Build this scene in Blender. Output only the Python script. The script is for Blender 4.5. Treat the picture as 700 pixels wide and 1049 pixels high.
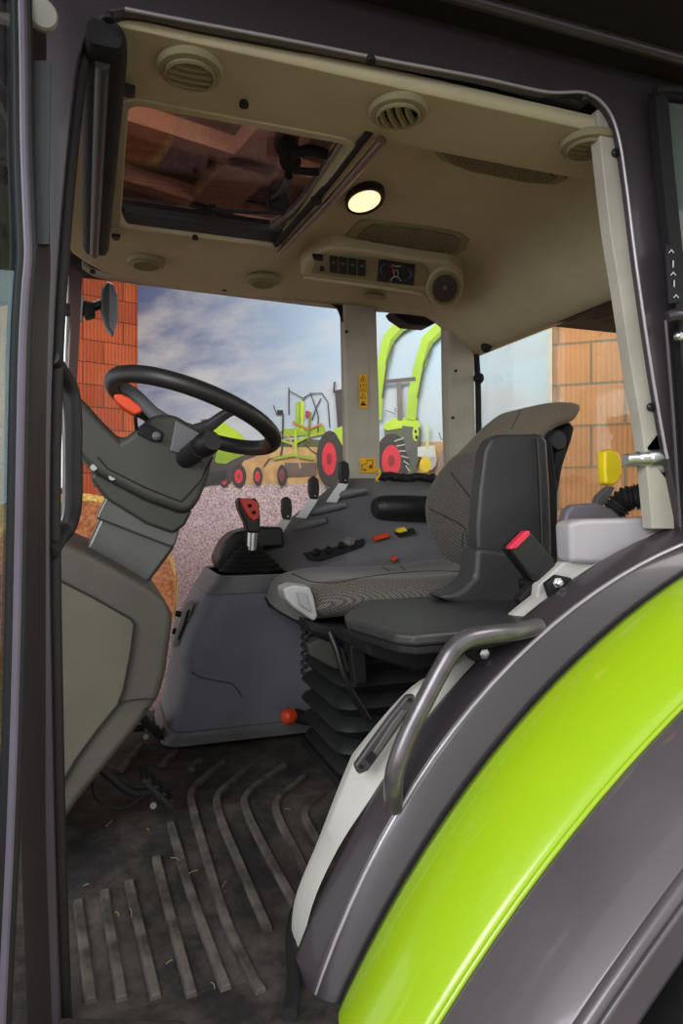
import bpy, bmesh, math, random
import numpy as np
from mathutils import Vector, Matrix
random.seed(7)
for o in list(bpy.data.objects): bpy.data.objects.remove(o, do_unlink=True)
S = bpy.context.scene
COL = S.collection
PI = math.pi

# ------------------------------------------------------------------ camera
TH = math.radians(19.3); F = 700.0; HY = 518.0; E = 2.0     # yaw, focal px, horizon row, eye height
cd = bpy.data.cameras.new('camera'); cam = bpy.data.objects.new('camera', cd); COL.objects.link(cam)
cam.location = (0, 0, E); cam.rotation_euler = (PI/2, 0, -TH)
cd.sensor_fit = 'VERTICAL'; cd.sensor_height = 36.0; cd.lens = 36.0*F/1049.0
cd.shift_y = -(524.5-HY)/1049.0
cd.clip_start = 0.02; cd.clip_end = 60
S.camera = cam
# ------------------------------------------------------------------ world, lights, exposure
W = bpy.data.worlds.new('world'); S.world = W; W.use_nodes = True
bg = W.node_tree.nodes['Background']; bg.inputs[0].default_value = (0.98, 0.97, 0.97, 1); bg.inputs[1].default_value = 0.62
def area(name, loc, target, sx, sy, power, color=(1, 1, 1)):
    l = bpy.data.lights.new(name, 'AREA'); l.shape = 'RECTANGLE'; l.size = sx; l.size_y = sy; l.energy = power; l.color = color
    o = bpy.data.objects.new(name, l); COL.objects.link(o); o.location = loc
    o.rotation_euler = (Vector(target)-Vector(loc)).to_track_quat('-Z', 'Y').to_euler(); return o
area('fill_camera_left', (-2.6, -1.6, 3.6), (0.6, 1.6, 1.6), 2.6, 2.0, 95, (0.93, 0.96, 1.0))  # added cool fill from the camera side, no source in view
area('hall_lamp_over_banner', (0.7, 2.7, 3.8), (1.0, 5.0, 1.2), 2.4, 0.6, 42, (1, 0.95, 0.88))
area('hall_lamp_over_fender', (2.6, -0.4, 4.2), (1.2, 1.2, 1.4), 1.2, 1.2, 26, (1, 0.97, 0.92))
area('fill_right_bricks', (4.4, 1.6, 3.0), (2.6, 4.4, 2.0), 1.2, 1.2, 24, (1, 0.93, 0.84))  # unseen fill added to brighten the bricks past the rear window
S.view_settings.view_transform = 'Standard'; S.view_settings.look = 'None'
S.view_settings.gamma = 1.0; S.view_settings.use_curve_mapping = False
S.view_settings.exposure = 0.75

# ------------------------------------------------------------------ unprojection (pixels of the photo -> places at a known depth)
FW = Vector((math.sin(TH), math.cos(TH), 0)); RT = Vector((math.cos(TH), -math.sin(TH), 0))
def ray(px, py): return FW + RT*((px-350)/F) + Vector((0, 0, (HY-py)/F))
def U(px, py, Y=None, X=None, H=None, D=None, pl=None):
    d = ray(px, py)
    if Y is not None: t = Y/d.y
    elif X is not None: t = X/d.x
    elif H is not None: t = H/d.z
    elif D is not None: t = D
    else:
        p, n = pl; t = (p-Vector((0, 0, E))).dot(n)/d.dot(n)
    v = d*t; v.z += E; return v

# ------------------------------------------------------------------ materials
def lin(c):
    r = []
    for v in c[:3]:
        v = v/255.0
        r.append(v/12.92 if v <= 0.04045 else ((v+0.055)/1.055)**2.4)
    return tuple(r)+(1,)
MATS = {}
def mat(name, c, rough=0.5, metal=0.0, c2=None, nscale=8, bump=0.0, bscale=200, coat=0.0, spec=0.5, emit=None, estr=0, detail=4, stretch=None):
    if name in MATS: return MATS[name]
    m = bpy.data.materials.new(name); m.use_nodes = True; nt = m.node_tree; b = nt.nodes['Principled BSDF']
    b.inputs['Base Color'].default_value = lin(c); b.inputs['Roughness'].default_value = rough; b.inputs['Metallic'].default_value = metal
    b.inputs['Specular IOR Level'].default_value = spec; b.inputs['Coat Weight'].default_value = coat; b.inputs['Coat Roughness'].default_value = 0.08
    tc = nt.nodes.new('ShaderNodeTexCoord'); vec = tc.outputs['Object']
    if stretch:
        mp = nt.nodes.new('ShaderNodeMapping'); mp.inputs['Scale'].default_value = stretch; nt.links.new(vec, mp.inputs[0]); vec = mp.outputs[0]
    if c2 is None: c2 = tuple(max(0, v*0.93) for v in c)
    n = nt.nodes.new('ShaderNodeTexNoise'); n.inputs['Scale'].default_value = nscale; n.inputs['Detail'].default_value = detail
    nt.links.new(vec, n.inputs['Vector'])
    r = nt.nodes.new('ShaderNodeValToRGB'); r.color_ramp.elements[0].position = 0.35; r.color_ramp.elements[1].position = 0.65
    r.color_ramp.elements[0].color = lin(c); r.color_ramp.elements[1].color = lin(c2)
    nt.links.new(n.outputs['Fac'], r.inputs[0]); nt.links.new(r.outputs[0], b.inputs['Base Color'])
    if bump:
        n2 = nt.nodes.new('ShaderNodeTexNoise'); n2.inputs['Scale'].default_value = bscale; n2.inputs['Detail'].default_value = 3
        nt.links.new(vec, n2.inputs['Vector'])
        bp = nt.nodes.new('ShaderNodeBump'); bp.inputs['Strength'].default_value = bump; bp.inputs['Distance'].default_value = 0.002
        nt.links.new(n2.outputs['Fac'], bp.inputs['Height']); nt.links.new(bp.outputs[0], b.inputs['Normal'])
    if emit:
        b.inputs['Emission Color'].default_value = lin(emit); b.inputs['Emission Strength'].default_value = estr
    MATS[name] = m; return m

M_head = mat('headliner_beige', (190, 182, 148), 0.9, c2=(182, 174, 141), bump=0.25, bscale=500)
M_headdk = mat('headliner_trim', (146, 140, 104), 0.7)
M_ventg = mat('vent_plastic', (134, 130, 94), 0.55)
M_beige = mat('pillar_beige', (176, 172, 158), 0.6, bump=0.15, bscale=700)
M_pilr = mat('pillar_greybeige', (178, 171, 155), 0.6, bump=0.15, bscale=700)
M_panel = mat('light_grey_panel', (186, 184, 176), 0.5, bump=0.1, bscale=600)
M_shelf = mat('shelf_grey', (176, 172, 176), 0.35)
M_cons = mat('console_grey', (112, 113, 124), 0.55, bump=0.2, bscale=700)
M_consdk = mat('console_dark', (104, 104, 108), 0.5, bump=0.2, bscale=700)
M_front = mat('front_console_olive', (72, 69, 60), 0.55, bump=0.2, bscale=700)
M_frontp = mat('front_panel_olive', (84, 81, 69), 0.6, bump=0.2, bscale=700)
M_pod = mat('column_pod', (60, 60, 52), 0.5, bump=0.2, bscale=700)
M_neck = mat('column_sleeve', (92, 93, 91), 0.32, metal=0.5)
M_black = mat('black_plastic', (26, 26, 27), 0.45, bump=0.1, bscale=500)
M_blackm = mat('black_matte', (17, 17, 18), 0.75)
M_rubber = mat('black_rubber', (24, 23, 25), 0.6)
M_wheel = mat('wheel_rim', (34, 34, 33), 0.42, bump=0.15, bscale=900)
M_frame = mat('frame_paint', (60, 55, 59), 0.38, c2=(54, 49, 53), nscale=3, coat=0.3)
M_roof = mat('roof_black', (18, 14, 15), 0.8, c2=(26, 20, 20), nscale=40)
M_lime = mat('lime_paint', (158, 194, 24), 0.28, c2=(153, 189, 22), nscale=3, coat=0.6)
M_fgrey = mat('fender_grey', (92, 85, 90), 0.35, c2=(84, 78, 82), nscale=6, coat=0.4)
M_rail = mat('rail_metal', (112, 108, 110), 0.3, metal=0.55, c2=(96, 92, 94), nscale=30)
M_steel = mat('steel', (205, 207, 205), 0.35, metal=1.0)
M_silver = mat('silver_plastic', (176, 178, 178), 0.4, metal=0.2)
M_red = mat('red_plastic', (236, 62, 30), 0.35, c2=(228, 56, 28))
M_orange = mat('orange_plastic', (232, 76, 30), 0.4)
M_pink = mat('buckle_red', (226, 52, 78), 0.4)
M_yellow = mat('yellow_plastic', (255, 224, 30), 0.35)
M_stick = mat('sticker_yellow', (236, 178, 20), 0.5)
M_ink = mat('ink_black', (20, 18, 16), 0.6)
M_white = mat('white_print', (215, 212, 215), 0.6)
M_mirror = mat('mirror_glass', (190, 195, 205), 0.05, metal=1.0)
M_tray = mat('tray_black', (54, 54, 55), 0.42, bump=0.5, bscale=350)
M_dash = mat('bellows_dark', (20, 22, 21), 0.6)
M_hay = mat('hay', (205, 170, 95), 0.9, c2=(140, 105, 50), nscale=60, bump=1.0, bscale=160, stretch=(1, 1, 0.3))
M_hayend = mat('hay_end', (178, 112, 70), 0.9, c2=(128, 70, 44), nscale=45, bump=1.0, bscale=120)

def glass_mat(name, tint, refl=0.5, rough=0.0):
    m = bpy.data.materials.new(name); m.use_nodes = True; nt = m.node_tree; nt.nodes.clear()
    out = nt.nodes.new('ShaderNodeOutputMaterial'); mx = nt.nodes.new('ShaderNodeMixShader')
    t = nt.nodes.new('ShaderNodeBsdfTransparent'); t.inputs[0].default_value = lin(tint)
    g = nt.nodes.new('ShaderNodeBsdfGlossy'); g.inputs['Roughness'].default_value = rough
    fr = nt.nodes.new('ShaderNodeFresnel'); fr.inputs[0].default_value = 1.45
    mu = nt.nodes.new('ShaderNodeMath'); mu.operation = 'MULTIPLY'; mu.inputs[1].default_value = refl
    nt.links.new(fr.outputs[0], mu.inputs[0]); nt.links.new(mu.outputs[0], mx.inputs[0])
    nt.links.new(t.outputs[0], mx.inputs[1]); nt.links.new(g.outputs[0], mx.inputs[2]); nt.links.new(mx.outputs[0], out.inputs[0])
    return m
M_glass = glass_mat('window_glass', (246, 250, 248), 0.25)
M_tint = glass_mat('sunroof_glass', (196, 184, 178), 0.5)
M_doorg = glass_mat('door_glass', (225, 238, 240), 0.6)

def fabric(name, c, c2, scale):
    m = bpy.data.materials.new(name); m.use_nodes = True; nt = m.node_tree; b = nt.nodes['Principled BSDF']
    b.inputs['Roughness'].default_value = 0.9; b.inputs['Sheen Weight'].default_value = 0.15
    tc = nt.nodes.new('ShaderNodeTexCoord')
    mp = nt.nodes.new('ShaderNodeMapping'); mp.inputs['Rotation'].default_value = (0.5, 0.6, 0.4)
    v = nt.nodes.new('ShaderNodeTexVoronoi'); v.inputs['Scale'].default_value = scale; v.inputs['Randomness'].default_value = 0.15
    nt.links.new(tc.outputs['Object'], mp.inputs[0]); nt.links.new(mp.outputs[0], v.inputs['Vector'])
    r = nt.nodes.new('ShaderNodeValToRGB'); r.color_ramp.elements[0].position = 0.25; r.color_ramp.elements[1].position = 0.6
    r.color_ramp.elements[0].color = lin(c); r.color_ramp.elements[1].color = lin(c2)
    nt.links.new(v.outputs['Distance'], r.inputs[0]); nt.links.new(r.outputs[0], b.inputs['Base Color'])
    bp = nt.nodes.new('ShaderNodeBump'); bp.inputs['Strength'].default_value = 0.5; bp.inputs['Distance'].default_value = 0.001; bp.invert = True
    nt.links.new(v.outputs['Distance'], bp.inputs['Height']); nt.links.new(bp.outputs[0], b.inputs['Normal'])
    return m
M_seat = fabric('seat_fabric', (120, 113, 102), (60, 56, 51), 190)
M_seat2 = fabric('headrest_fabric', (122, 111, 93), (98, 88, 73), 260)

# ------------------------------------------------------------------ mesh helpers
WO = {}
def link(name, verts, faces, m, parent=None, smooth=True, bevel=0, seg=3, sub=0, sharp=35, solid=0, mats=None, midx=None, origin=None):
    verts = [Vector(v) for v in verts]
    if origin is None:
        lo = Vector([min(v[i] for v in verts) for i in range(3)]); hi = Vector([max(v[i] for v in verts) for i in range(3)])
        origin = (lo+hi)/2; 
        if parent is None: origin.z = lo.z
    me = bpy.data.meshes.new(name)
    me.from_pydata([tuple(v-origin) for v in verts], [], faces); me.update()
    bm = bmesh.new(); bm.from_mesh(me); bmesh.ops.recalc_face_normals(bm, faces=bm.faces); bm.to_mesh(me); bm.free()
    for x in (mats or [m]): me.materials.append(x)
    if midx:
        for p, i in zip(me.polygons, midx): p.material_index = i
    if smooth:
        for p in me.polygons: p.use_smooth = True
        if not sub: me.set_sharp_from_angle(angle=math.radians(sharp))
    o = bpy.data.objects.new(name, me); COL.objects.link(o)
    WO[o.name] = origin.copy()
    if parent: o.parent = parent; o.location = origin-WO[parent.name]
    else: o.location = origin
    if solid:
        md = o.modifiers.new('thick', 'SOLIDIFY'); md.thickness = solid; md.offset = 0
    if bevel:
        md = o.modifiers.new('bevel', 'BEVEL'); md.width = bevel; md.segments = seg; md.limit_method = 'ANGLE'; md.angle_limit = math.radians(30)
        md.harden_normals = True
    if sub:
        md = o.modifiers.new('sub', 'SUBSURF'); md.levels = sub; md.render_levels = sub
    return o
def tag(o, label=None, cat=None, group=None, kind=None):
    if label: o['label'] = label
    if cat: o['category'] = cat
    if group: o['group'] = group
    if kind: o['kind'] = kind
    return o
def thing(name, label, cat, loc, group=None, kind=None):
    o = bpy.data.objects.new(name, None); COL.objects.link(o); o.location = Vector(loc); o.empty_display_size = 0.05
    WO[o.name] = Vector(loc); return tag(o, label, cat, group, kind)
def dup(root, loc, label=None, rot=None):
    def cp(o, par):
        c = o.copy(); COL.objects.link(c); c.parent = par
        for ch in [x for x in bpy.data.objects if x.parent == o]: cp(ch, c)
        return c
    r = cp(root, None); r.location = loc; WO[r.name] = Vector(loc)
    if rot is not None: r.rotation_euler = rot
    if label: r['label'] = label
    return r

class MB:
    def __init__(s): s.v = []; s.f = []; s.m = []
    def add(s, v, f, mi=0):
        n = len(s.v); s.v += [Vector(x) for x in v]; s.f += [tuple(i+n for i in q) for q in f]; s.m += [mi]*len(f); return s
    def build(s, name, m, parent=None, **k):
        if isinstance(m, list): return link(name, s.v, s.f, None, parent, mats=m, midx=s.m, **k)
        return link(name, s.v, s.f, m, parent, **k)
def g_box(c, s, rot=None):
    c = Vector(c); x, y, z = s[0]/2, s[1]/2, s[2]/2
    v = [Vector((a*x, b*y, d*z)) for a in (-1, 1) for b in (-1, 1) for d in (-1, 1)]
    if rot is not None: v = [rot @ p for p in v]
    return [p+c for p in v], [(0, 1, 3, 2), (4, 6, 7, 5), (0, 4, 5, 1), (2, 3, 7, 6), (0, 2, 6, 4), (1, 5, 7, 3)]
def frames(pts, closed=False):
    n = len(pts); T = []
    for i in range(n):
        a = pts[(i-1) % n] if closed else pts[max(i-1, 0)]; b = pts[(i+1) % n] if closed else pts[min(i+1, n-1)]
        T.append((b-a).normalized())
    up = Vector((0, 0, 1)) if abs(T[0].z) < 0.9 else Vector((0, 1, 0))
    N = [(up-T[0]*up.dot(T[0])).normalized()]
    for i in range(1, n):
        v = N[-1]-T[i]*N[-1].dot(T[i]); N.append(v.normalized())
    return T, N
def smooth_path(pts, k=6, closed=False):
    pts = [Vector(p) for p in pts]; n = len(pts); out = []
    rng = n if closed else n-1
    for i in range(rng):
        p1, p2 = pts[i], pts[(i+1) % n]
        p0 = pts[i-1] if (i > 0 or closed) else p1*2-p2
        p3 = pts[(i+2) % n] if (i+2 < n or closed) else p2*2-p1
        for j in range(k):
            t = j/k
            out.append(0.5*((2*p1)+(p2-p0)*t+(2*p0-5*p1+4*p2-p3)*t*t+(3*p1-p0-3*p2+p3)*t**3))
    if not closed: out.append(pts[-1])
    return out
def g_tube(pts, r, seg=12, closed=False, flat=1.0, cap=True):
    pts = [Vector(p) for p in pts]; T, N = frames(pts, closed); n = len(pts)
    R = r if isinstance(r, (list, tuple)) else [r]*n
    if len(R) != n: R = [R[min(len(R)-1, int(i*len(R)/n))] for i in range(n)]
    v = []; f = []
    for i in range(n):
        B = T[i].cross(N[i])
        for j in range(seg):
            a = 2*PI*j/seg; v.append(pts[i]+N[i]*math.cos(a)*R[i]+B*math.sin(a)*R[i]*flat)
    for i in range(n if closed else n-1):
        for j in range(seg):
            a = i*seg+j; b = i*seg+(j+1) % seg; c = ((i+1) % n)*seg+(j+1) % seg; d = ((i+1) % n)*seg+j
            f.append((a, b, c, d))
    if cap and not closed: f.append(tuple(range(seg))[::-1]); f.append(tuple((n-1)*seg+j for j in range(seg)))
    return v, f
def tube(name, pts, r, m, parent=None, k=6, seg=14, closed=False, flat=1.0, **kw):
    P = smooth_path(pts, k, closed) if k else [Vector(p) for p in pts]
    if isinstance(r, (list, tuple)) and k:
        n = len(pts); R = []
        for i in range(len(P)):
            t = i/k; a = min(int(t), n-1); b = min(a+1, n-1); R.append(r[a]*(1-(t-a))+r[b]*(t-a))
        r = R
    v, f = g_tube(P, r, seg, closed, flat); return link(name, v, f, m, parent, **kw)
def g_lathe(prof, c, axis=(0, 0, 1), seg=32, sx=1, sy=1, up=None):
    c = Vector(c); ax = Vector(axis).normalized()
    u = Vector(up) if up is not None else (Vector((1, 0, 0)) if abs(ax.x) < 0.9 else Vector((0, 1, 0)))
    u = (u-ax*u.dot(ax)).normalized(); w = ax.cross(u)
    v = []; f = []; n = len(prof)
    for r, h in prof:
        for j in range(seg):
            a = 2*PI*j/seg; v.append(c+ax*h+u*math.cos(a)*r*sx+w*math.sin(a)*r*sy)
    for i in range(n-1):
        for j in range(seg):
            f.append((i*seg+j, i*seg+(j+1) % seg, (i+1)*seg+(j+1) % seg, (i+1)*seg+j))
    f.append(tuple(range(seg))[::-1]); f.append(tuple((n-1)*seg+j for j in range(seg)))
    return v, f
def lathe(name, prof, c, m, parent=None, axis=(0, 0, 1), seg=32, sx=1, sy=1, up=None, **k):
    v, f = g_lathe(prof, c, axis, seg, sx, sy, up); return link(name, v, f, m, parent, **k)
def g_loft(secs, closed=True, cap=True):
    v = []; f = []; n = len(secs[0])
    for s in secs: v += [Vector(p) for p in s]
    for i in range(len(secs)-1):
        for j in range(n if closed else n-1):
            f.append((i*n+j, i*n+(j+1) % n, (i+1)*n+(j+1) % n, (i+1)*n+j))
    if cap and closed: f.append(tuple(range(n))[::-1]); f.append(tuple((len(secs)-1)*n+j for j in range(n)))
    return v, f
def loft(name, secs, m, parent=None, closed=True, cap=True, **k):
    v, f = g_loft(secs, closed, cap); return link(name, v, f, m, parent, **k)
def prism(name, px, y0, y1, m, parent=None, bevel=0.01, inset=None, **k):
    """side outline read at plane Y=y0, carried straight back to Y=y1"""
    a = [U(x, y, Y=y0) for x, y in px]
    c = sum(a, Vector())/len(a)
    if inset is None: b = [Vector((p.x, y1, p.z)) for p in a]
    else: b = [Vector((c.x+(p.x-c.x)*inset, y1, c.z+(p.z-c.z)*inset)) for p in a]
    return loft(name, [a, b], m, parent, bevel=bevel, **k)
def plate(name, pts, n, t, m, parent=None, bevel=0.0, **k):
    """flat polygon pts with thickness t along n"""
    n = Vector(n).normalized(); a = [Vector(p) for p in pts]
    return loft(name, [a, [p+n*t for p in a]], m, parent, bevel=bevel, **k)
def strip(name, A, B, t, m, parent=None, n=(0, 1, 0), k=6, **kw):
    """band between two point rows with thickness t along n"""
    if k: A = smooth_path(A, k); B = smooth_path(B, k)
    n = Vector(n).normalized()*t
    secs = [[Vector(a), Vector(b), Vector(b)+n, Vector(a)+n] for a, b in zip(A, B)]
    return loft(name, secs, m, parent, **kw)
def rrect(w, h, r, n=5):
    p = []
    for cx, cy, a0 in ((w-r, h-r, 0), (-w+r, h-r, 90), (-w+r, -h+r, 180), (w-r, -h+r, 270)):
        for i in range(n):
            a = math.radians(a0+90*i/(n-1)); p.append((cx+r*math.cos(a), cy+r*math.sin(a)))
    return p
def oval(cx, cy, rx, ry, n=20, rot=0):
    c, s = math.cos(rot), math.sin(rot)
    return [(cx+rx*math.cos(2*PI*i/n)*c-ry*math.sin(2*PI*i/n)*s, cy+rx*math.cos(2*PI*i/n)*s+ry*math.sin(2*PI*i/n)*c) for i in range(n)]

YN, YF = 1.15, 2.42                       # door plane and right glass plane
HC = 0.765                                # headliner height above eye
XR = 1.42                                 # rear window plane
def fz(Y):
    if Y < 1.15: return E-0.81
    if Y < 1.6: return E-0.81+(Y-1.15)/0.45*0.11
    return E-0.70
def UF(px, py, lift=0.0):
    Y = 1.5
    for _ in range(60):
        p = U(px, py, H=fz(Y)+lift-E); Y = 0.5*Y+0.5*p.y
    return p

# ================================================================== SETTING: the hall
def brick_mat(name, ca, cb, mortar, bw, bh, groove, ms=0.006, gl=0.72):
    m = bpy.data.materials.new(name); m.use_nodes = True; nt = m.node_tree; b = nt.nodes['Principled BSDF']; b.inputs['Roughness'].default_value = 0.9
    uv = nt.nodes.new('ShaderNodeUVMap')
    br = nt.nodes.new('ShaderNodeTexBrick'); br.inputs['Scale'].default_value = 1.0
    br.inputs['Brick Width'].default_value = bw; br.inputs['Row Height'].default_value = bh; br.inputs['Mortar Size'].default_value = ms
    br.inputs['Mortar Smooth'].default_value = 0.3; br.inputs['Bias'].default_value = 0.0
    br.inputs['Color1'].default_value = lin(ca); br.inputs['Color2'].default_value = lin(cb); br.inputs['Mortar'].default_value = lin(mortar)
    nt.links.new(uv.outputs[0], br.inputs['Vector'])
    wv = nt.nodes.new('ShaderNodeTexWave'); wv.wave_type = 'BANDS'; wv.bands_direction = 'X'; wv.inputs['Scale'].default_value = groove
    wv.inputs['Distortion'].default_value = 0.4; wv.inputs['Detail'].default_value = 1
    nt.links.new(uv.outputs[0], wv.inputs['Vector'])
    n = nt.nodes.new('ShaderNodeTexNoise'); n.inputs['Scale'].default_value = 3.5; n.inputs['Detail'].default_value = 8; nt.links.new(uv.outputs[0], n.inputs['Vector'])
    mr = nt.nodes.new('ShaderNodeMapRange'); mr.inputs[3].default_value = 0.72; mr.inputs[4].default_value = 1.18; nt.links.new(n.outputs['Fac'], mr.inputs[0])
    mx = nt.nodes.new('ShaderNodeVectorMath'); mx.operation = 'SCALE'; nt.links.new(br.outputs[0], mx.inputs[0]); nt.links.new(mr.outputs[0], mx.inputs['Scale'])
    mr2 = nt.nodes.new('ShaderNodeMapRange'); mr2.inputs[1].default_value = 0.0; mr2.inputs[2].default_value = 0.35; mr2.inputs[3].default_value = gl; mr2.inputs[4].default_value = 1.0
    nt.links.new(wv.outputs['Fac'], mr2.inputs[0])
    mx2 = nt.nodes.new('ShaderNodeVectorMath'); mx2.operation = 'SCALE'; nt.links.new(mx.outputs[0], mx2.inputs[0]); nt.links.new(mr2.outputs[0], mx2.inputs['Scale'])
    nt.links.new(mx2.outputs[0], b.inputs['Base Color'])
    bp = nt.nodes.new('ShaderNodeBump'); bp.inputs['Strength'].default_value = 0.6; bp.inputs['Distance'].default_value = 0.01
    nt.links.new(wv.outputs['Fac'], bp.inputs['Height']); nt.links.new(bp.outputs[0], b.inputs['Normal'])
    return m
def uvquad(name, p0, p1, z0, z1, m, thick=0.1, back=None, u0=0.0, v0=0.0):
    """vertical wall from p0 to p1 with uv in metres"""
    p0 = Vector((p0.x, p0.y, 0)); p1 = Vector((p1.x, p1.y, 0)); L = (p1-p0).length
    d = (p1-p0).normalized(); n = Vector((-d.y, d.x, 0)); n = n if n.dot(Vector((p0.x, p0.y, 0))) > 0 else -n
    v = [p0+Vector((0, 0, z0)), p1+Vector((0, 0, z0)), p1+Vector((0, 0, z1)), p0+Vector((0, 0, z1))]
    v += [q+n*thick for q in v]
    f = [(0, 1, 2, 3), (4, 5, 6, 7), (0, 1, 5, 4), (1, 2, 6, 5), (2, 3, 7, 6), (3, 0, 4, 7)]
    o = link(name, v, f, m, smooth=False)
    uvl = o.data.uv_layers.new(name='UVMap'); org = WO[o.name]
    for lp in o.data.loops:
        w = o.data.vertices[lp.vertex_index].co+org
        uvl.data[lp.index].uv = ((Vector((w.x, w.y, 0))-p0).dot(d)+u0, w.z+v0)
    return o
def wall_at(px, inv): return U(px, HY, D=1.0/inv)
A_ = wall_at(146, 0.1885); B_ = wall_at(600, 0.2440)
dirw = (B_-A_).normalized(); C_ = A_+dirw*7.5
M_brick = brick_mat('hollow_brick_pale', (226, 164, 114), (214, 148, 100), (150, 132, 108), 0.375, 0.25, 11, 0.009, 0.90)
M_brick2 = brick_mat('hollow_brick_red', (196, 92, 54), (170, 74, 44), (84, 42, 30), 0.30, 0.165, 12, 0.004, 0.7)
tag(uvquad('wall_right', A_, C_, 0, 4.0, M_brick, v0=0.02, u0=0.1), kind='structure')
Wl0 = A_; Wl1 = wall_at(60, 0.1885*1.075)
tag(uvquad('wall_left', Wl0, wall_at(42, 0.1885*1.09), 0, 4.0, M_brick2, v0=0.07), kind='structure')
q = wall_at(42, 0.1885*1.09); q2_ = wall_at(-420, 0.1885*1.09)
tag(uvquad('wall_pale_backing', q, q2_, 0, 4.0, mat('glass_sheen_pale', (214, 226, 232), 0.8)), kind='structure')  # pale backing added behind the door glass to stand for its bright reflection
M_ground = mat('barn_floor', (120, 92, 74), 0.9, c2=(92, 70, 58), nscale=4, bump=0.6, bscale=60)
g = loft('floor', [[(-8, -8, -0.1), (12, -8, -0.1), (12, 9, -0.1), (-8, 9, -0.1)], [(-8, -8, 0), (12, -8, 0), (12, 9, 0), (-8, 9, 0)]], M_ground, smooth=False); tag(g, kind='structure')
M_board = mat('roof_boards', (118, 98, 90), 0.85, c2=(84, 68, 64), nscale=2.5, stretch=(1, 8, 1), detail=8)
ZC = 4.0
g = loft('ceiling', [[(-6, 0.5, ZC), (11, 0.5, ZC), (11, 9, ZC), (-6, 9, ZC)], [(-6, 0.5, ZC+.1), (11, 0.5, ZC+.1), (11, 9, ZC+.1), (-6, 9, ZC+.1)]], M_board, smooth=False); tag(g, kind='structure')
M_beam = mat('roof_beam', (160, 122, 104), 0.85, c2=(134, 98, 84), nscale=5, stretch=(1, 6, 1))
def beam(i, a, b, w=0.12):
    a = U(*a, H=ZC-E-0.1); b = U(*b, H=ZC-E-0.1); d = (b-a).normalized(); a = a-d*1.5; b = b+d*1.5; s = d.cross(Vector((0, 0, 1))).normalized()*w
    up = Vector((0, 0, 0.14))
    o = loft('trim_%d' % i, [[a-s, a+s, a+s+up, a-s+up], [b-s, b+s, b+s+up, b-s+up]], M_beam, smooth=False); tag(o, kind='structure')
beam(1, (130, 130), (290, 180), 0.06); beam(2, (255, 175), (320, 108), 0.14); beam(3, (125, 188), (240, 222), 0.05)

# ================================================================== BANNER with printed farm picture
nrm = Vector((-dirw.y, dirw.x, 0)); nrm = nrm if nrm.y > 0 else -nrm
BP0 = Vector((A_.x, A_.y, 0))-nrm*0.05
def UB(px, py, off=0.0): return U(px, py, pl=(BP0-nrm*off, nrm))
banner = thing('printed_banner', 'large printed vinyl banner of farm machines under a cloudy sky, hung on the brick wall', 'banner', UB(350, HY)*1.0)
def bmat_sky():
    m = bpy.data.materials.new('printed_sky'); m.use_nodes = True; nt = m.node_tree; b = nt.nodes['Principled BSDF']; b.inputs['Roughness'].default_value = 0.55
    tc = nt.nodes.new('ShaderNodeTexCoord'); sp = nt.nodes.new('ShaderNodeSeparateXYZ'); nt.links.new(tc.outputs['Object'], sp.inputs[0])
    # horizontal tone: deep blue at the left of the print, pale cyan at the right
    r = nt.nodes.new('ShaderNodeValToRGB'); e = r.color_ramp.elements
    e[0].position = 0.0; e[0].color = lin((66, 82, 138)); e[1].position = 1.0; e[1].color = lin((190, 214, 224))
    a = e.new(0.30); a.color = lin((112, 122, 158)); a = e.new(0.55); a.color = lin((158, 176, 200))
    mr = nt.nodes.new('ShaderNodeMapRange'); mr.inputs[1].default_value = -1.9; mr.inputs[2].default_value = 1.5; nt.links.new(sp.outputs[0], mr.inputs[0])
    nt.links.new(mr.outputs[0], r.inputs[0])
    mp = nt.nodes.new('ShaderNodeMapping'); mp.inputs['Scale'].default_value = (0.9, 0.9, 2.2); mp.inputs['Rotation'].default_value = (0, 0.25, 0); nt.links.new(tc.outputs['Object'], mp.inputs[0])
    n = nt.nodes.new('ShaderNodeTexNoise'); n.inputs['Scale'].default_value = 1.6; n.inputs['Detail'].default_value = 9; n.inputs['Roughness'].default_value = 0.58; nt.links.new(mp.outputs[0], n.inputs['Vector'])
    cr = nt.nodes.new('ShaderNodeValToRGB'); cr.color_ramp.elements[0].position = 0.42; cr.color_ramp.elements[1].position = 0.68; nt.links.new(n.outputs['Fac'], cr.inputs[0])
    mx = nt.nodes.new('ShaderNodeMix'); mx.data_type = 'RGBA'; mx.inputs[7].default_value = lin((186, 182, 190))
    nt.links.new(cr.outputs[0], mx.inputs[0]); nt.links.new(r.outputs[0], mx.inputs[6])
    # paler towards the printed horizon
    mz = nt.nodes.new('ShaderNodeMapRange'); mz.inputs[1].default_value = 0.2; mz.inputs[2].default_value = 0.95; mz.inputs[3].default_value = 0.75; mz.inputs[4].default_value = 0.0
    nt.links.new(sp.outputs[2], mz.inputs[0])
    mx2 = nt.nodes.new('ShaderNodeMix'); mx2.data_type = 'RGBA'; mx2.inputs[7].default_value = lin((200, 200, 206))
    nt.links.new(mz.outputs[0], mx2.inputs[0]); nt.links.new(mx.outputs[2], mx2.inputs[6]); nt.links.new(mx2.outputs[2], b.inputs['Base Color'])
    return m
P_sky = bmat_sky()
bl = UB(141, HY); brr = UB(566, HY)
org = UB(350, HY)
def bq(x0, z0, x1, z1, t=0.004):
    """quad on the banner plane from x0..x1 along the wall and z0..z1"""
    p = [x0+Vector((0, 0, z0-x0.z)), x1+Vector((0, 0, z0-x1.z)), x1+Vector((0, 0, z1-x1.z)), x0+Vector((0, 0, z1-x0.z))]
    return p
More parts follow.
